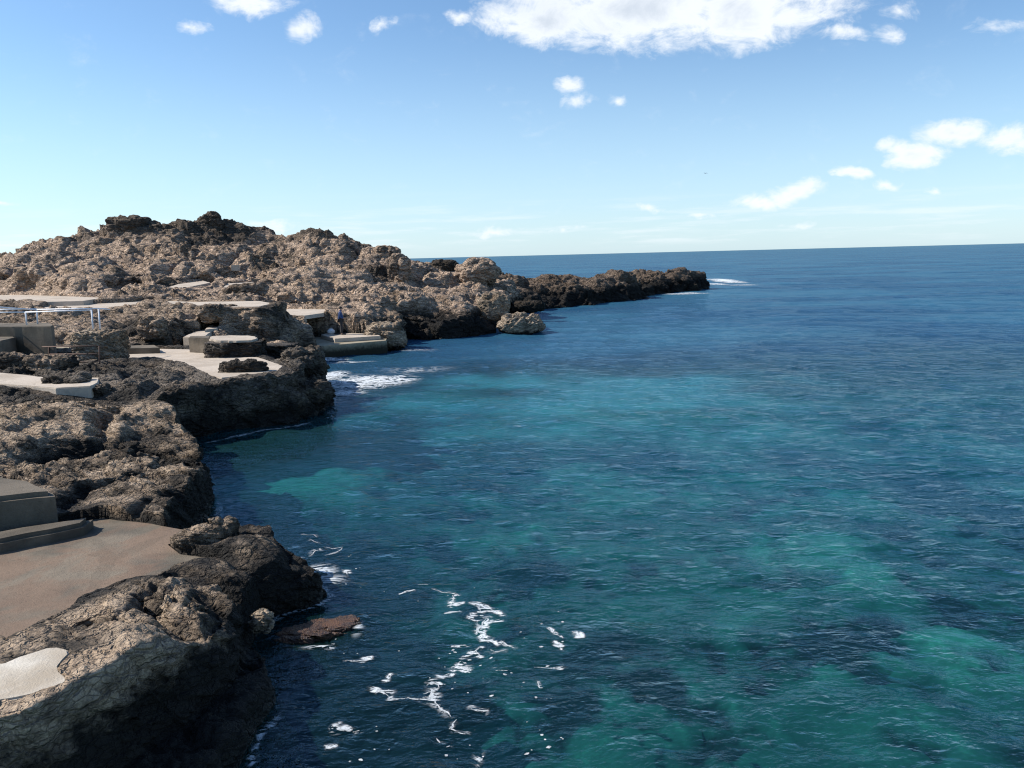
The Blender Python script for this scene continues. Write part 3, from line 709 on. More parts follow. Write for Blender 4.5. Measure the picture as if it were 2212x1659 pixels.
# ------------------------------------------------------------------ railings
M_wpaint = simple_mat('white_paint', (.72, .74, .78), .45, var=.08)
M_rust = simple_mat('rusty_iron', (.085, .045, .032), .8, var=.4, scale=12)
def rail_obj(name, label, posts, rails, mat, r, base):
    e = empty(name, base)
    inv = Matrix.Translation(base).inverted()
    for a, b in posts:
        bm = bmesh.new(); tube(bm, a, b, r); p = from_bm('post', bm, mat, e, True); p.matrix_parent_inverse = inv
    for a, b in rails:
        bm = bmesh.new(); tube(bm, a, b, r * .8); p = from_bm('rail', bm, mat, e, True); p.matrix_parent_inverse = inv
    tag(e, label, 'railing'); return e
def z3(x, y): return (x / 3.16 * .576, (1060 + y / 3.16) * .576)
DF, DB = 35.2, 36.2
def zq(x, y, D): return Q(*z3(x, y), D)
rail_obj('white_railing', 'front white painted tube railing ending on the stone pillar',
   [(zq(1105, 590, DF), zq(1085, 325, DF)), (zq(318, 500, DF + .9), zq(302, 350, DF + .9))],
   [(zq(-260, 356, DF + 1.2), zq(302, 350, DF + .9)), (zq(302, 350, DF + .9), zq(1085, 325, DF))], M_wpaint, .034, Vector(zq(1105, 590, DF)))
rail_obj('white_railing', 'rear white painted tube railing running behind the front one to the pillar',
   [(zq(1190, 600, DB), zq(1168, 310, DB)), (zq(447, 500, DB + .9), zq(435, 325, DB + .9))],
   [(zq(-260, 272, DB - .6), zq(435, 322, DB + .9)), (zq(-260, 322, DB + 1), zq(435, 312, DB + .9)), (zq(435, 318, DB + .9), zq(1168, 306, DB)), (zq(1168, 308, DB), zq(1300, 318, DB + .6))], M_wpaint, .034, Vector(zq(1190, 600, DB)))
def post_pts(x, ytop, ybot, z):
    b = P(*z3(x, ybot), z); t = Q(*z3(x, ytop), b.y); return b, t
b1, t1 = post_pts(488, 628, 882, 1.9); b2, t2 = post_pts(578, 768, 930, 1.88); b3, t3 = post_pts(1178, 750, 1042, 1.87)
D1, D2, D3 = b1.y, b2.y, b3.y
rail_obj('rusty_railing', 'rusty iron railing running off the left edge behind the rocks', [(b1 - Vector((0, 0, .1)), t1)],
   [(zq(-300, 632, D1), zq(515, 600, D1)), (zq(-300, 730, D1), zq(475, 690, D1)), (zq(150, 806, D1), zq(485, 790, D1))], M_rust, .03, Vector(b1))
rail_obj('rusty_railing', 'rusty iron railing with three bars in front of the stone pillar', [(b2 - Vector((0, 0, .2)), t2), (b3 - Vector((0, 0, .2)), t3)],
   [(zq(500, 760, (D2 + D3) / 2), t3), (zq(585, 848, D2), zq(1150, 845, D3)), (zq(770, 943, D3 + .2), zq(1158, 940, D3))], M_rust, .03, Vector(b3))
bm = bmesh.new()
a = P(1128 * .576 * 1.0, 1330 * .576, .6); b = P(1170 * .576, 1348 * .576, .05); tube(bm, a, b, .03)
o = from_bm('mooring_pole', bm, M_wpaint, None, True); tag(o, 'thin pale pole slanting into the inlet between terrace rocks and platform', 'pole')

# ------------------------------------------------------------------ person
M_skin = simple_mat('skin', (.42, .25, .17), .6); M_navy = simple_mat('navy_cloth', (.022, .058, .17), .8, var=.3, scale=9, bump=.01)
M_trs = simple_mat('dark_trousers', (.022, .022, .026), .85, var=.3); M_hair = simple_mat('dark_hair', (.02, .016, .013), .7)
M_shoe = simple_mat('brown_shoe', (.05, .035, .028), .6); M_sole = simple_mat('shoe_sole', (.25, .22, .19), .8)
def skin_mesh(name, verts, edges, radii, mat, parent, sub=2, root=0):
    me = bpy.data.meshes.new('tmp'); me.from_pydata(verts, edges, [])
    o = bpy.data.objects.new('tmp', me); C.objects.link(o)
    sk = o.modifiers.new('s', 'SKIN'); sk.use_smooth_shade = True
    sb = o.modifiers.new('b', 'SUBSURF'); sb.levels = sub; sb.render_levels = sub
    for i, v in enumerate(me.skin_vertices[0].data):
        r = radii[i]; v.radius = r if isinstance(r, tuple) else (r, r); v.use_root = (i == root)
    dg = bpy.context.evaluated_depsgraph_get()
    m2 = bpy.data.meshes.new_from_object(o.evaluated_get(dg)); bpy.data.objects.remove(o)
    m2.name = name; m2.materials.clear()
    return link(name, m2, mat, parent)
# facing +x (towards the sea), standing; z up; metres
per = empty('person', tuple(P(738, 723, 1.05)), R(8)); per.scale = (1.06, 1.06, 1.06)
J = dict(pel=(0, 0, .97), wai=(.0, 0, 1.10), che=(-.01, 0, 1.32), nb=(-.015, 0, 1.49), nk=(.01, 0, 1.56), hd=(.035, 0, 1.655), ht=(.03, 0, 1.74),
  hL=(0, .09, .93), kL=(.02, .10, .51), aL=(-.02, .11, .09), tL=(.15, .13, .035), hR=(0, -.09, .93), kR=(.035, -.10, .51), aR=(.02, -.12, .09), tR=(.20, -.13, .035),
  sL=(-.01, .19, 1.43), eL=(-.05, .25, 1.15), wL=(.17, .17, 1.04), mL=(.24, .14, 1.04), sR=(-.01, -.19, 1.43), eR=(-.05, -.25, 1.15), wR=(.17, -.17, 1.05), mR=(.24, -.14, 1.06))
Rd = dict(pel=(.15, .11), wai=(.14, .10), che=(.165, .12), nb=(.08, .075), nk=.055, hd=(.078, .095), ht=(.06, .07), hL=.088, kL=.06, aL=.042, tL=.035, hR=.088, kR=.06, aR=.042, tR=.035,
  sL=.062, eL=.045, wL=.030, mL=.034, sR=.062, eR=.045, wR=.030, mR=.034)
E = [('pel', 'wai'), ('wai', 'che'), ('che', 'nb'), ('nb', 'nk'), ('nk', 'hd'), ('hd', 'ht'), ('pel', 'hL'), ('hL', 'kL'), ('kL', 'aL'), ('aL', 'tL'), ('pel', 'hR'), ('hR', 'kR'), ('kR', 'aR'), ('aR', 'tR'),
  ('che', 'sL'), ('sL', 'eL'), ('eL', 'wL'), ('wL', 'mL'), ('che', 'sR'), ('sR', 'eR'), ('eR', 'wR'), ('wR', 'mR')]
ks = list(J)
V = [J[k] for k in ks]; Ed = [(ks.index(a), ks.index(b)) for a, b in E]; RR = [Rd[k] for k in ks]
# fingers: five short chains out of each palm
for s, m in ((1, 'mL'), (-1, 'mR')):
    mx, my, mz = J[m]
    for k in range(4):
        L = (.065, .075, .07, .055)[k]; i0 = len(V)
        oz = .024 - k * .016
        V += [(mx + .035, my, mz + oz), (mx + .035 + L * .55, my - s * .012, mz + oz - .006), (mx + .03 + L * .7, my - s * .04, mz + oz - .016)]
        RR += [.0095, .0085, .0075]; Ed += [(ks.index(m), i0), (i0, i0 + 1), (i0 + 1, i0 + 2)]
    i0 = len(V); V += [(mx + .01, my - s * .035, mz + .03), (mx + .045, my - s * .05, mz + .032)]; RR += [.011, .009]; Ed += [(ks.index(m), i0), (i0, i0 + 1)]
skin_mesh('body', V, Ed, RR, M_skin, per)
def sub_mesh(name, keys, edges, grow, mat, over=None):
    over = over or {}
    vv = [over.get(k, J[k]) for k in keys]; rr = []
    for k in keys:
        r = Rd[k]; r = r if isinstance(r, tuple) else (r, r); g_ = grow.get(k, grow['*'])
        rr.append((r[0] + g_, r[1] + g_))
    return skin_mesh(name, vv, [(keys.index(a), keys.index(b)) for a, b in edges], rr, mat, per)
sub_mesh('jacket', ['pel', 'wai', 'che', 'nb', 'sL', 'eL', 'wL', 'sR', 'eR', 'wR'],
   [('pel', 'wai'), ('wai', 'che'), ('che', 'nb'), ('che', 'sL'), ('sL', 'eL'), ('eL', 'wL'), ('che', 'sR'), ('sR', 'eR'), ('eR', 'wR')], {'*': .028, 'pel': .05, 'wai': .055, 'nb': .012}, M_navy, {'pel': (0, 0, .90)})
sub_mesh('trousers', ['pel', 'hL', 'kL', 'aL', 'hR', 'kR', 'aR'], [('pel', 'hL'), ('hL', 'kL'), ('kL', 'aL'), ('pel', 'hR'), ('hR', 'kR'), ('kR', 'aR')], {'*': .034, 'pel': .02}, M_trs)
bm = bmesh.new(); bmesh.ops.create_uvsphere(bm, u_segments=20, v_segments=14, radius=1, matrix=Matrix.Translation((.018, 0, 1.705)) @ Matrix.Diagonal((.105, .09, .095, 1)))
bmesh.ops.delete(bm, geom=[v for v in bm.verts if v.co.z < 1.66 and v.co.x > .03 or v.co.z < 1.63], context='VERTS')
from_bm('hair', bm, M_hair, per, True)
bm = bmesh.new(); bmesh.ops.create_cone(bm, cap_ends=True, segments=16, radius1=.09, radius2=.085, depth=.05, matrix=Matrix.Translation((.02, 0, 1.545)))
from_bm('collar', bm, M_navy, per, True)
for s in (-1, 1):
    bm = bmesh.new(); bmesh.ops.create_uvsphere(bm, u_segments=8, v_segments=6, radius=.009, matrix=Matrix.Translation((.118, s * .032, 1.675)))
    from_bm('eye', bm, M_hair, per, True)
bm = bmesh.new(); bmesh.ops.create_cone(bm, cap_ends=True, segments=8, radius1=.017, radius2=.006, depth=.05, matrix=Matrix.Translation((.128, 0, 1.652)))
from_bm('nose', bm, M_skin, per, True)
for s, k in ((1, 'tL'), (-1, 'tR')):
    t = J[k]; bm = bmesh.new()
    bmesh.ops.create_uvsphere(bm, u_segments=16, v_segments=10, radius=1, matrix=Matrix.Translation((t[0] - .06, t[1], .052)) @ Matrix.Rotation(s * R(8), 4, 'Z') @ Matrix.Diagonal((.155, .058, .058, 1)))
    for v in bm.verts: v.co.z = max(v.co.z, .018)
    sh = from_bm('shoe', bm, M_shoe, per, True)
    bm = bmesh.new(); box(bm, (t[0] - .06, t[1], .011), (.28, .095, .020), s * R(8), .008); from_bm('sole', bm, M_sole, sh)
tag(per, 'person in dark blue jacket and black trousers standing on the bathing platform', 'person')

# bag beside the person
M_bag = simple_mat('white_plastic', (.72, .72, .74), .45, var=.12, scale=5, bump=.03)
bg = empty('bag', tuple(P(715.5, 721.5, 1.05)), .3)
bm = bmesh.new(); bmesh.ops.create_icosphere(bm, subdivisions=4, radius=1)
for v in bm.verts:
    c = v.co.copy(); f = Vector((c.x * .25, c.y * .2, c.z * .19 + .17))
    nse = math.sin(c.x * 6 + c.z * 4) * math.cos(c.y * 7 + c.z * 3)
    k = 1 + .10 * nse - .25 * max(0, c.z - .5); v.co = Vector((f.x * k, f.y * k, max(.01, f.z)))
from_bm('sack', bm, M_bag, bg, True)
for s in (-1, 1):
    bm = bmesh.new(); pts = [Vector((math.cos(t) * .09 + s * .03, s * .04, .32 + math.sin(t) * .09)) for t in [i * math.pi / 8 for i in range(9)]]
    for i in range(8): tube(bm, pts[i], pts[i + 1], .012, 6)
    from_bm('handle', bm, M_bag, bg, True)
tag(bg, 'white plastic bag lying on the platform left of the person', 'bag')
bm = bmesh.new(); box(bm, (0, 0, .045), (.42, .26, .09), 0, .025)
tk = empty('tackle_box', tuple(P(729, 722.2, 1.05)), .4); from_bm('case', bm, M_trs, tk)
bm = bmesh.new(); box(bm, (0, 0, .1), (.14, .03, .03), 0, .01); from_bm('handle', bm, M_trs, tk)
tag(tk, 'low dark box on the platform between the white bag and the person', 'box')

# ------------------------------------------------------------------ gull
M_gull = simple_mat('gull_feathers', (.78, .80, .82), .7, var=.05); M_gullw = simple_mat('gull_wing', (.24, .26, .29), .7, var=.1)
gl = empty('gull', tuple(Q(1524, 374.5, 235)), R(20)); gl.rotation_euler = (R(-22), 0, R(25))
bm = bmesh.new(); bmesh.ops.create_uvsphere(bm, u_segments=16, v_segments=12, radius=1, matrix=Matrix.Diagonal((.085, .27, .08, 1)))
for v in bm.verts:
    if v.co.y > .1: v.co.x *= 1 - (v.co.y - .1) * 2.2; v.co.z *= 1 - (v.co.y - .1) * 2.2
    if v.co.y < -.12: v.co.z *= .5; v.co.x *= 1 + (-.12 - v.co.y) * 3
from_bm('body', bm, M_gull, gl, True)
for s in (-1, 1):
    bm = bmesh.new(); st = [(.05, 0, .02, .15), (.25, .05, .10, .16), (.45, .06, .12, .13), (.62, .0, .06, .08), (.76, -.10, -.03, .02)]
    ring = []
    for x, y, zz, w_ in st:
        ring.append([bm.verts.new((s * x, y + w_ / 2, zz)), bm.verts.new((s * x, y, zz + .018)), bm.verts.new((s * x, y - w_, zz)), bm.verts.new((s * x, y, zz - .008))])
    for a, b in zip(ring, ring[1:]):
        for i in range(4): bm.faces.new((a[i], a[(i + 1) % 4], b[(i + 1) % 4], b[i]))
    bm.faces.new(ring[0]); bm.faces.new(ring[-1]); bmesh.ops.recalc_face_normals(bm, faces=bm.faces[:])
    from_bm('wing', bm, M_gullw, gl, True)
tag(gl, 'small white gull with grey wings gliding in the blue sky', 'gull')

# ------------------------------------------------------------------ water
def wave(x, y, cell):
    """sea surface height; cell = local mesh spacing, shorter waves than that are left to the material"""
    p = np.stack([x, y, np.zeros_like(x)], 1).astype(np.float64)
    h = np.zeros(len(x))
    wx = fbm(p * .12, 2, 900) * 1.2
    shelter = np.clip((np.hypot(x + 2, y - 10) - 3) / 60, 0, 1)
    for k, (lam, amp, ang, an) in enumerate([(9, .06, 12, .5), (4.2, .04, -14, .5), (2.2, .032, 20, .55), (1.2, .026, -22, .6), (.65, .024, 8, .6), (.36, .013, -12, .65)]):
        c, s = math.cos(R(ang)), math.sin(R(ang))
        q = np.stack([(x * c + y * s) / lam * an, (-x * s + y * c + wx * .3) / lam, np.full_like(x, k * 7.3)], 1)
        n = vnoise(q * 1.6, 910 + k)
        n = 1 - 2 * np.sqrt(n * n + .02) if k in (1, 3) else n
        h += amp * n * np.clip((lam * .33 / np.maximum(cell, 1e-3)) - .4, 0, 1) * (1 + shelter)
    return h
def water_mat():
    m = bpy.data.materials.new('sea_water'); m.use_nodes = True
    g = NT(m.node_tree); g.n.clear()
    out = g.node('ShaderNodeOutputMaterial')
    pos = g.node('ShaderNodeNewGeometry').outputs['Position']
    def lay(sc_, rot, an, det=3, rough=.55, dist=.3):
        return g.noise(g.mapping(pos, scale=(an, 1, 1), rot=(0, 0, R(rot))), sc_, det, rough, dist)
    h = g.m('ADD', g.m('MULTIPLY', lay(2.1, 14, .55), .30), g.m('MULTIPLY', lay(4.6, -18, .55, 3), .26))
    h = g.m('ADD', h, g.m('MULTIPLY', lay(11, 6, .7, 3), .07))
    h = g.m('ADD', h, g.m('MULTIPLY', lay(.6, -9, .5), .4))
    nrm = g.bump(h, 1.0, .31)
    fr = g.node('ShaderNodeFresnel'); fr.inputs['IOR'].default_value = 1.33; g.put(fr.inputs['Normal'], nrm)
    frv = g.m('MINIMUM', g.m('MULTIPLY', fr.outputs[0], .95), g.rng(g.node('ShaderNodeAttribute', attribute_name='deep').outputs['Fac'], .1, 1.0, .36, .22))
    gl = g.node('ShaderNodeBsdfGlossy'); gl.inputs['Roughness'].default_value = .06; g.put(gl.inputs['Normal'], nrm)
    gl.inputs['Color'].default_value = (.62, .80, 1.0, 1)
    at = g.node('ShaderNodeAttribute', attribute_name='deep').outputs['Fac']
    tr = g.node('ShaderNodeBsdfTransparent'); g.put(tr.inputs[0], (.50, .80, .82))
    df = g.node('ShaderNodeBsdfDiffuse'); g.put(df.inputs['Normal'], nrm)
    patch = g.noise(g.mapping(pos, scale=(.5, 1, 1)), .05, 4, .6)
    sh = g.node('ShaderNodeAttribute', attribute_name='shoal').outputs['Fac']
    dc = g.mix(g.rng(patch, .4, .6), (.017, .066, .125), (.028, .105, .17))
    dc = g.mix(g.rng(at, .15, .8), (.015, .068, .076), dc)
    g.put(df.inputs[0], g.mix(g.m('MULTIPLY', g.rng(sh, .1, 1.0), .85), dc, (.055, .33, .40)))
    body = g.node('ShaderNodeMixShader'); g.put(body.inputs[0], g.m('MULTIPLY_ADD', at, .84, .16)); g.l.new(tr.outputs[0], body.inputs[1]); g.l.new(df.outputs[0], body.inputs[2])
    mx = g.node('ShaderNodeMixShader'); g.put(mx.inputs[0], frv); g.l.new(body.outputs[0], mx.inputs[1]); g.l.new(gl.outputs[0], mx.inputs[2])
    # whitecaps far out
    cap = g.noise(g.mapping(pos, scale=(.28, 1, 1)), .55, 6, .72)
    capm = g.m('MULTIPLY', g.m('MULTIPLY', g.rng(cap, .695, .72), g.rng(g.noise(pos, .02, 2, .5), .45, .6)), g.rng(at, .9, 1.0))
    wd = g.node('ShaderNodeBsdfDiffuse'); g.put(wd.inputs[0], (.8, .83, .85))
    m2 = g.node('ShaderNodeMixShader'); g.put(m2.inputs[0], capm); g.l.new(mx.outputs[0], m2.inputs[1]); g.l.new(wd.outputs[0], m2.inputs[2])
    g.l.new(m2.outputs[0], out.inputs[0])
    return m
def deep_at(x, y):
    p = np.stack([x, y, np.zeros_like(x)], 1)
    d = np.hypot(x * .8, y) + 10 * fbm(p * .03, 3, 500) + 4 * fbm(p * .12, 3, 505)
    return sstep((d - 12) / 62)
def turq_at(x, y):
    s = np.zeros_like(x)
    for px, py, rx, ry, a in [(1080, 838, 270, 40, .75), (1300, 880, 330, 50, .65), (900, 880, 150, 40, .4), (960, 748, 160, 14, -.5), (1600, 840, 380, 55, .35), (1420, 830, 220, 22, .4), (1500, 940, 300, 40, .35), (1080, 850, 160, 16, -.8), (1350, 905, 200, 14, -.5), (800, 900, 120, 30, -.3), (1000, 930, 200, 30, .4)]:
        c = P(px, py, 0); e1 = P(px + rx, py, 0); e2 = P(px, py - ry, 0)
        s += a * np.exp(-((x - c.x) / (e1.x - c.x) / .8) ** 2 - ((y - c.y) / (e2.y - c.y) / .8) ** 2)
    p = np.stack([x, y, np.zeros_like(x)], 1)
    return 1.25 * s * (1 + .7 * fbm(p * .35, 3, 640))
# rings get wider outwards so that waves are fine near the shore
ratio = 1.0068
nr = int(math.log(30000 / 4.5) / math.log(ratio))
rad = 4.5 * ratio ** np.arange(nr)
th = np.concatenate([np.linspace(-180, -46, 40, endpoint=False), np.linspace(-46, 46, 820), np.linspace(46, 180, 41)[1:]])
T, Rr = np.meshgrid(np.radians(th), rad, indexing='ij')
x = (Rr * np.sin(T)).ravel(); y = (Rr * np.cos(T)).ravel()
cell = (Rr * .0068).ravel()
zz = wave(x, y, np.where(np.abs(np.degrees(T.ravel())) > 46, 50, cell))
zz *= np.clip(1 - (Rr.ravel() - 300) / 3000, .0, 1)
idx = np.arange(len(th) * nr).reshape(len(th), nr)
qd = np.stack([idx[:-1, :-1], idx[:-1, 1:], idx[1:, 1:], idx[1:, :-1]], 2).reshape(-1, 4)[:, ::-1]
co = np.stack([x, y, zz], 1)
ctr = len(co)
me = np_mesh('sea', co, qd)
add_attr(me, 'deep', deep_at(x, y)); add_attr(me, 'shoal', turq_at(x, y))
sea = link('sea', me, water_mat()); tag(sea, kind='structure')

# sea bed: pale sand and dark weed
def G(px, py, rx, ry, a, z=-1.7):
    c = P(px, py, z)
    e1 = P(px + rx, py, z); e2 = P(px, py - ry, z)
    return (c.x, c.y, abs(e1.x - c.x), abs(e2.y - c.y), a)
patches = [G(600, 990, 220, 60, 1.6, -.8), G(720, 1040, 170, 45, .6, -1), G(1050, 800, 260, 40, .75), G(1250, 860, 300, 45, .6), G(900, 830, 160, 30, .4), G(1600, 840, 350, 50, .35), G(900, 950, 200, 60, .2),
  G(1130, 1540, 110, 100, .5), G(1000, 1380, 90, 40, .3), G(1800, 1400, 130, 50, .6), G(2050, 1350, 150, 60, .6), G(1400, 1270, 250, 60, .3), G(1650, 1100, 400, 60, .3), G(1300, 1150, 300, 60, .35), G(2000, 1550, 200, 80, .4), G(1600, 1300, 100, 40, .4),
  G(1350, 1500, 250, 120, .3), G(1900, 1200, 250, 70, .3),
  G(520, 1110, 160, 40, -.6), G(700, 1130, 250, 50, -.5), G(800, 1250, 180, 60, -.5), G(640, 1500, 300, 180, -1.5), G(850, 1400, 200, 100, -.6), G(1300, 1350, 160, 60, -.6), G(1190, 1200, 100, 40, -.5), G(1800, 1330, 150, 40, -.7), G(1750, 1380, 100, 30, -.5), G(1100, 850, 140, 18, -.5),
  G(1350, 950, 250, 25, -.35), G(1500, 1070, 160, 20, -.45), G(2120, 1050, 200, 80, -.5), G(1500, 1600, 180, 50, -.6), G(1250, 1430, 90, 30, -.4)]
xs = np.linspace(-40, 75, 620); ys = np.linspace(1, 95, 520)
X, Y = np.meshgrid(xs, ys, indexing='ij'); x = X.ravel(); y = Y.ravel(); p = np.stack([x, y, np.zeros_like(x)], 1)
s = .30 + .38 * fbm(p * .35, 5, 700, .62)
s -= 1.5 * np.clip(fbm(p * .9, 4, 760, .6) - .28, 0, .5) * np.clip(1.4 - y / 30, .2, 1)
for (cx, cy, rx, ry, a) in patches:
    s += a * np.exp(-(((x - cx) / (rx * .75)) ** 2 + ((y - cy) / (ry * .75)) ** 2))
cv = G(620, 1000, 330, 90, 1, -.8)
z = -1.9 - .012 * y + .12 * np.clip(s, 0, 1) + .8 * np.exp(-((x - cv[0]) / cv[2]) ** 2 - ((y - cv[1]) / cv[3]) ** 2) + .10 * fbm(p * .6, 4, 720) - .2 * (1 - np.clip(s, 0, 1))
sb = np_mesh('seabed', np.stack([x, y, z], 1), (lambda i: np.stack([i[:-1, :-1], i[1:, :-1], i[1:, 1:], i[:-1, 1:]], 2).reshape(-1, 4))(np.arange(len(x)).reshape(X.shape)))
add_attr(sb, 'sand', s)
m, g, b, o_ = new_mat('seabed_sand_and_weed')
at = g.node('ShaderNodeAttribute', attribute_name='sand').outputs['Fac']
pos = g.node('ShaderNodeNewGeometry').outputs['Position']
v = g.m('ADD', at, g.m('MULTIPLY', g.m('SUBTRACT', g.noise(pos, 2.2, 6, .7, .8), .5), .9))
c = g.mix(g.rng(v, -.3, .45), (.010, .022, .032), (.028, .12, .11))
c = g.mix(g.rng(v, .35, 1.35), c, (.085, .34, .255))
far = g.node('ShaderNodeSeparateXYZ'); g.put(far.inputs[0], pos)
c = g.mix(g.rng(far.outputs[1], 14, 34), c, g.mix(g.rng(v, -.3, 1.4), (.02, .10, .16), (.07, .36, .36)))
g.put(b.inputs['Base Color'], c); b.inputs['Roughness'].default_value = 1; b.inputs['Specular IOR Level'].default_value = 0
seabed = link('seabed', sb, m); tag(seabed, kind='structure')

# ------------------------------------------------------------------ foam
def foam_mat():
    m, g, b, o = new_mat('foam')
    b.inputs['Base Color'].default_value = (.60, .64, .67, 1); b.inputs['Roughness'].default_value = .8
    pos = g.node('ShaderNodeNewGeometry').outputs['Position']
    at = g.node('ShaderNodeAttribute', attribute_name='foam').outputs['Fac']
    n = g.noise(g.mapping(pos, scale=(.5, 1, 1), rot=(0, 0, R(8))), 2.3, 7, .72, .8)
    rid = g.m('ABSOLUTE', g.m('SUBTRACT', n, .5))
    a1 = g.rng(rid, .075, .02)
    a2 = g.rng(g.noise(g.mapping(pos, scale=(.6, 1, 1)), 9, 5, .7), .52, .66)
    a = g.m('MAXIMUM', a1, g.m('MULTIPLY', a2, .7))
    a = g.m('MULTIPLY', g.rng(g.m('ADD', at, g.m('MULTIPLY', a, .9)), .95, 1.5), 1.0, clamp=True)
    g.put(b.inputs['Alpha'], a)
    return m
M_surf = foam_mat()
M_foam = simple_mat('foam_strand', (.50, .54, .56), .9, var=.15)
_g = NT(M_foam.node_tree); _b = [n for n in _g.n if n.type == 'BSDF_PRINCIPLED'][0]; _pos = _g.node('ShaderNodeNewGeometry').outputs['Position']
_g.put(_b.inputs['Alpha'], _g.rng(_g.noise(_pos, 26, 4, .7), .36, .56, .25, .95))
def surf(name, label, ells, cellsz):
    """sheet of broken foam lying on the water; ells: pixel ellipses with strength"""
    gs = []
    for px, py, rx, ry, a in ells:
        c = P(px, py, 0); e1 = P(px + rx, py, 0); e2 = P(px, py - ry, 0); gs.append((c.x, c.y, abs(e1.x - c.x), abs(e2.y - c.y), a))
    x0 = min(g_[0] - 1.6 * g_[2] for g_ in gs); x1 = max(g_[0] + 1.6 * g_[2] for g_ in gs)
    y0 = min(g_[1] - 1.6 * g_[3] for g_ in gs); y1 = max(g_[1] + 1.6 * g_[3] for g_ in gs)
    X, Y = np.meshgrid(np.arange(x0, x1, cellsz), np.arange(y0, y1, cellsz), indexing='ij'); x = X.ravel(); y = Y.ravel()
    f = np.zeros_like(x)
    for cx, cy, rx, ry, a in gs: f = np.maximum(f, a * np.clip(1.15 - np.hypot((x - cx) / rx, (y - cy) / ry), 0, 1))
    z = wave(x, y, np.hypot(x, y) * .0068) + .02 + .05 * f
    i = np.arange(len(x)).reshape(X.shape); q = np.stack([i[:-1, :-1], i[1:, :-1], i[1:, 1:], i[:-1, 1:]], 2).reshape(-1, 4)
    q = q[(f[q] > .01).any(1)]
    me = np_mesh(name, np.stack([x, y, z], 1), q); add_attr(me, 'foam', f)
    o = link(name, me, M_surf); tag(o, label, 'foam', kind='stuff'); return o
surf('foam', 'white surf spreading off the tip of the sea cliff', [(790, 824, 115, 16, .95), (735, 850, 60, 14, .8), (722, 812, 36, 10, .85), (860, 818, 55, 11, .75), (900, 800, 110, 8, .35)], .07)
surf('foam', 'thin line of foam along the foot of the bathing platform', [(700, 777, 60, 4, .9), (760, 783, 60, 4, .5), (900, 757, 60, 4, .35)], .06)
surf('foam', 'white breaking wave at the far tip of the headland', [(1568, 607, 36, 5, 1.5), (1548, 614, 26, 3, 1.0), (1600, 617, 50, 3, .6), (1480, 634, 70, 1.8, .75)], .2)
surf('foam', 'churned foam around the point of the near rock bank', [(690, 1240, 45, 22, .7), (720, 1258, 40, 16, .45), (640, 1215, 25, 9, .55)], .03)
surf('foam', 'foam fringe around the reddish algae rock', [(700, 1412, 60, 8, .5), (775, 1370, 16, 20, .45)], .03)
surf('foam', 'small white splash in the green cove under the cliff corner', [(380, 955, 26, 9, .95), (400, 972, 16, 6, .6)], .04)
# floating strands: closed wobbly ribbons following the water
def strand(bm, pts, w, rnd):
    q = [P(a, b, 0) for a, b in pts]; L = []
    for a, b in zip(q, q[1:]):
        k = max(2, int((b - a).length / .035))
        for j in range(k): L.append(a.lerp(b, j / k))
    L.append(q[-1]); n = len(L); ph = rnd.uniform(0, 99)
    A = []; B = []
    for i, c in enumerate(L):
        t = (L[min(i + 1, n - 1)] - L[max(i - 1, 0)]); t.z = 0; t.normalize(); nrm = Vector((-t.y, t.x, 0))
        u = i / max(1, n - 1); tap = min(1, 4 * u + .15, 4 * (1 - u) + .15)
        wa = w * tap * (.55 + .45 * math.sin(c.x * 17 + ph) * math.sin(c.y * 23 + ph * 2) + rnd.uniform(-.1, .25)); wb = w * tap * (.55 + .45 * math.sin(c.x * 19 - ph) * math.cos(c.y * 21) + rnd.uniform(-.1, .25))
        off = nrm * (w * .9 * math.sin(i * .31 + ph) + w * .5 * math.sin(i * .83 + ph))
        A.append(c + off + nrm * max(wa, .004)); B.append(c + off - nrm * max(wb, .004))
    pts_ = A + B
    xs = np.array([v.x for v in pts_]); ys = np.array([v.y for v in pts_])
    hz = wave(xs, ys, np.hypot(xs, ys) * .0068) + .012
    va = [bm.verts.new((v.x, v.y, h)) for v, h in zip(pts_, hz)]
    for i in range(n - 1): bm.faces.new((va[i], va[n + i], va[n + i + 1], va[i + 1]))
def blob(bm, px, py, r, rnd):
    c = P(px, py, 0); k = 9; ph = rnd.uniform(0, 6)
    vs = [(c.x + r * (1 + .35 * math.sin(2 * t + ph) + rnd.uniform(-.2, .2)) * math.cos(t) * 1.25, c.y + r * (1 + rnd.uniform(-.25, .25)) * math.sin(t)) for t in [i * 2 * math.pi / k for i in range(k)]]
    xs = np.array([v[0] for v in vs]); ys = np.array([v[1] for v in vs]); hz = wave(xs, ys, np.hypot(xs, ys) * .0068) + .012
    bm.faces.new([bm.verts.new((a, b, h)) for (a, b), h in zip(vs, hz)])
rnd = random.Random(4)
bm = bmesh.new()
def rz(x, y): return ((1000 + x / 1.693) * .576, (1900 + y / 1.693) * .576)
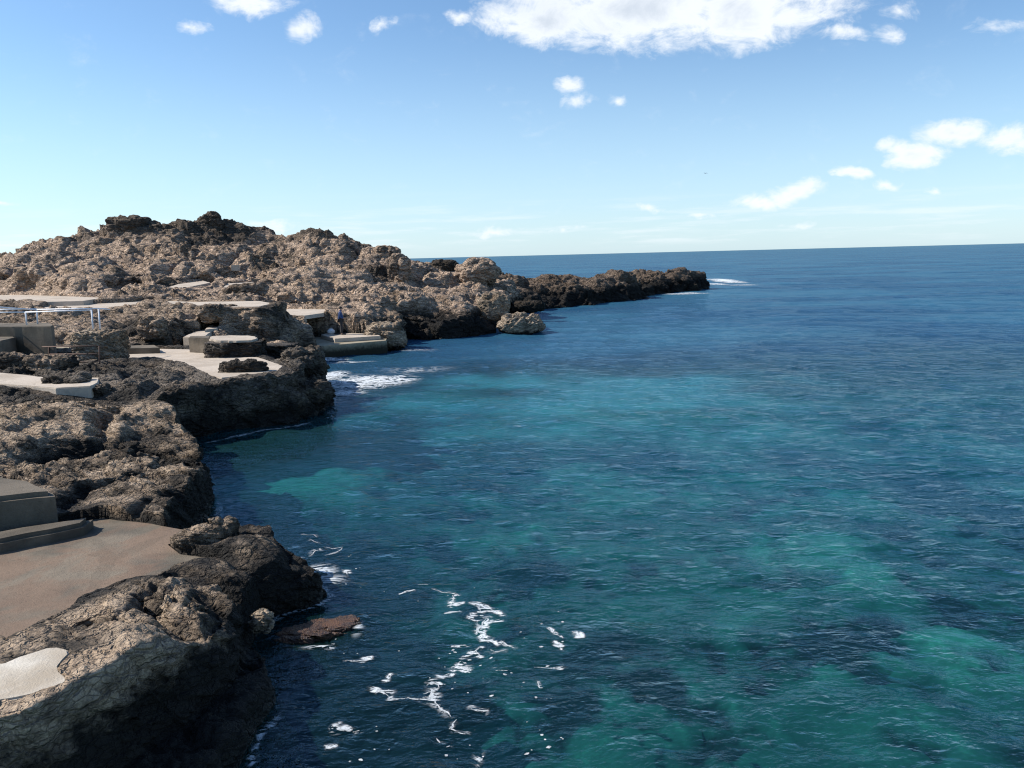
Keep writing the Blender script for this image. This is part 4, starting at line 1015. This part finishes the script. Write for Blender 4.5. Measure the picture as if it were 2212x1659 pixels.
S = [([(1190, 560), (1185, 600), (1160, 640), (1235, 628)], .05), ([(1050, 520), (1110, 540), (1150, 545), (1220, 560)], .035), ([(960, 500), (1025, 495)], .04), ([(840, 555), (900, 540), (940, 530)], .02),
  ([(1315, 635), (1370, 655), (1400, 650), (1440, 690), (1480, 710)], .05), ([(1300, 700), (1285, 745), (1320, 750)], .035), ([(1345, 640), (1360, 690), (1400, 680)], .03), ([(1380, 740), (1370, 790), (1350, 800), (1370, 855)], .065), ([(1400, 760), (1480, 745)], .025),
  ([(1410, 870), (1450, 885)], .05), ([(1345, 910), (1310, 950), (1260, 965)], .04), ([(1330, 930), (1365, 965)], .04), ([(1240, 990), (1200, 1020), (1170, 1030)], .04), ([(1210, 1025), (1250, 1040), (1290, 1045), (1270, 1030)], .04),
  ([(1160, 1070), (1120, 1105), (1085, 1110)], .035), ([(1490, 875), (1520, 905), (1570, 935)], .03), ([(1420, 925), (1440, 945), (1510, 948)], .035), ([(1020, 1160), (1040, 1140), (1090, 1150), (1100, 1175), (1060, 1190)], .03),
  ([(895, 1240), (960, 1250), (1010, 1250), (1045, 1235), (1080, 1240)], .055), ([(1030, 1180), (1040, 1210), (1050, 1250)], .085), ([(1000, 1215), (1025, 1200)], .05), ([(1080, 1240), (1070, 1275), (1110, 1320), (1175, 1360)], .05),
  ([(690, 1185), (720, 1205), (790, 1200), (770, 1195)], .055), ([(760, 1225), (800, 1250), (880, 1248)], .02), ([(770, 1145), (790, 1110)], .035), ([(1205, 1380), (1190, 1420), (1170, 1430), (1210, 1440)], .055), ([(1215, 1445), (1265, 1455)], .035),
  ([(450, 1420), (490, 1450)], .045), ([(550, 1458), (590, 1446)], .025), ([(400, 1540), (440, 1540)], .03), ([(275, 318), (310, 290), (350, 283)], .045), ([(385, 265), (420, 275), (480, 265), (450, 295), (370, 320)], .035),
  ([(235, 180), (260, 190), (300, 190), (325, 205)], .03), ([(280, 220), (300, 232), (325, 240)], .03), ([(510, 410), (515, 435)], .055), ([(620, 990), (650, 970)], .04), ([(1840, 910), (1860, 895), (1870, 930)], .03), ([(1715, 1140), (1735, 1180), (1755, 1180)], .035),
  ([(1300, 1310), (1340, 1322), (1410, 1320)], .03), ([(1340, 1620), (1360, 1595)], .06), ([(1080, 1495), (1095, 1520)], .035), ([(1140, 1540), (1165, 1533)], .025), ([(1700, 1050), (1800, 1055), (1880, 1045)], .02), ([(1455, 1075), (1530, 1072)], .02), ([(510, 1005), (600, 1012)], .02), ([(1970, 820), (1990, 860)], .03), ([(1780, 800), (1820, 840), (1880, 870)], .02), ([(1200, 900), (1270, 895)], .02), ([(1130, 700), (1220, 695)], .02)]
for pts, w in S: strand(bm, [rz(a, b) for a, b in pts], w * .36, rnd)
for (cx, cy, sx, sy, k) in [(1350, 700, 120, 120, 26), (1250, 1000, 150, 90, 30), (1800, 850, 160, 130, 34), (1100, 1180, 150, 80, 18), (1400, 1130, 250, 100, 22), (1750, 1250, 150, 120, 20), (620, 1520, 160, 80, 18), (1200, 1560, 160, 80, 14), (1780, 1550, 200, 100, 22), (480, 350, 120, 160, 30), (600, 950, 200, 60, 10), (900, 520, 300, 80, 18), (400, 900, 120, 60, 14)]:
    for _ in range(k // 3): blob(bm, *rz(rnd.gauss(cx, sx * .6), rnd.gauss(cy, sy * .6)), rnd.choice((.006, .009, .013, .022)), rnd)
def surf_lines(name, label, lines, cell, a=.95):
    """lacy foam trailing along lines on the water; lines: (points, width)"""
    W = [([P(*q, 0) for q in pts], w) for pts, w in lines]
    allp = [v for pts, w in W for v in pts]
    x0, x1 = min(v.x for v in allp) - .4, max(v.x for v in allp) + .4; y0, y1 = min(v.y for v in allp) - .4, max(v.y for v in allp) + .4
    X, Y = np.meshgrid(np.arange(x0, x1, cell), np.arange(y0, y1, cell), indexing='ij'); x = X.ravel(); y = Y.ravel()
    f = np.zeros_like(x); pp = np.stack([x, y, 0 * x], 1); wx = .06 * fbm(pp * 5, 3, 31); wy = .06 * fbm(pp * 5, 3, 37)
    for pts, w in W:
        d = np.full_like(x, 9.0)
        for p, q in zip(pts, pts[1:]):
            ex, ey = q.x - p.x, q.y - p.y; t = np.clip(((x + wx - p.x) * ex + (y + wy - p.y) * ey) / (ex * ex + ey * ey + 1e-9), 0, 1)
            d = np.minimum(d, np.hypot(x + wx - p.x - t * ex, y + wy - p.y - t * ey))
        f = np.maximum(f, a * np.exp(-(d / w) ** 2))
    f *= np.clip(1.0 + 1.1 * fbm(pp * .9, 3, 41), .35, 1.15)
    z = wave(x, y, np.hypot(x, y) * .0068) + .010
    i = np.arange(len(x)).reshape(X.shape); qd = np.stack([i[:-1, :-1], i[1:, :-1], i[1:, 1:], i[:-1, 1:]], 2).reshape(-1, 4)
    qd = qd[(f[qd] > .03).any(1)]; used = np.unique(qd); rm = np.zeros(len(x), np.int64); rm[used] = np.arange(len(used))
    m_ = np_mesh(name, np.stack([x, y, z], 1)[used], rm[qd]); add_attr(m_, 'foam', f[used])
    o = link(name, m_, M_lace); tag(o, label, 'foam', kind='stuff'); return o
M_lace = M_surf.copy(); M_lace.name = 'lacy_foam'
for n_ in M_lace.node_tree.nodes:
    if n_.type == 'TEX_NOISE': n_.inputs['Scale'].default_value *= 2.0
surf_lines('foam', 'lacy foam trails around the drifting strands in the foreground water', [([rz(a_, b_) for a_, b_ in pts], w * 1.15 + .018) for pts, w in S], .02, .62)
surf_lines('foam', 'thin swash along the foot of the near rock bank', [([(575, 1205), (630, 1240), (700, 1275), (716, 1290), (690, 1312), (630, 1325), (590, 1345)], .09), ([(625, 1400), (640, 1440), (615, 1520), (575, 1590), (540, 1650)], .06)], .03, .40)
surf_lines('foam', 'thin swash line along the foot of the dark sea cliff and cove', [([(372, 965), (430, 956), (500, 943), (570, 932), (640, 920), (695, 908), (722, 885), (724, 850)], .16), ([(390, 980), (430, 1010), (462, 1050), (472, 1085), (472, 1130), (455, 1165)], .08)], .05, .34)
me = bpy.data.meshes.new('foam'); bm.to_mesh(me); bm.free()
o = link('foam', me, M_foam); tag(o, 'drifting white foam strands and flecks on the dark near water', 'foam', kind='stuff')
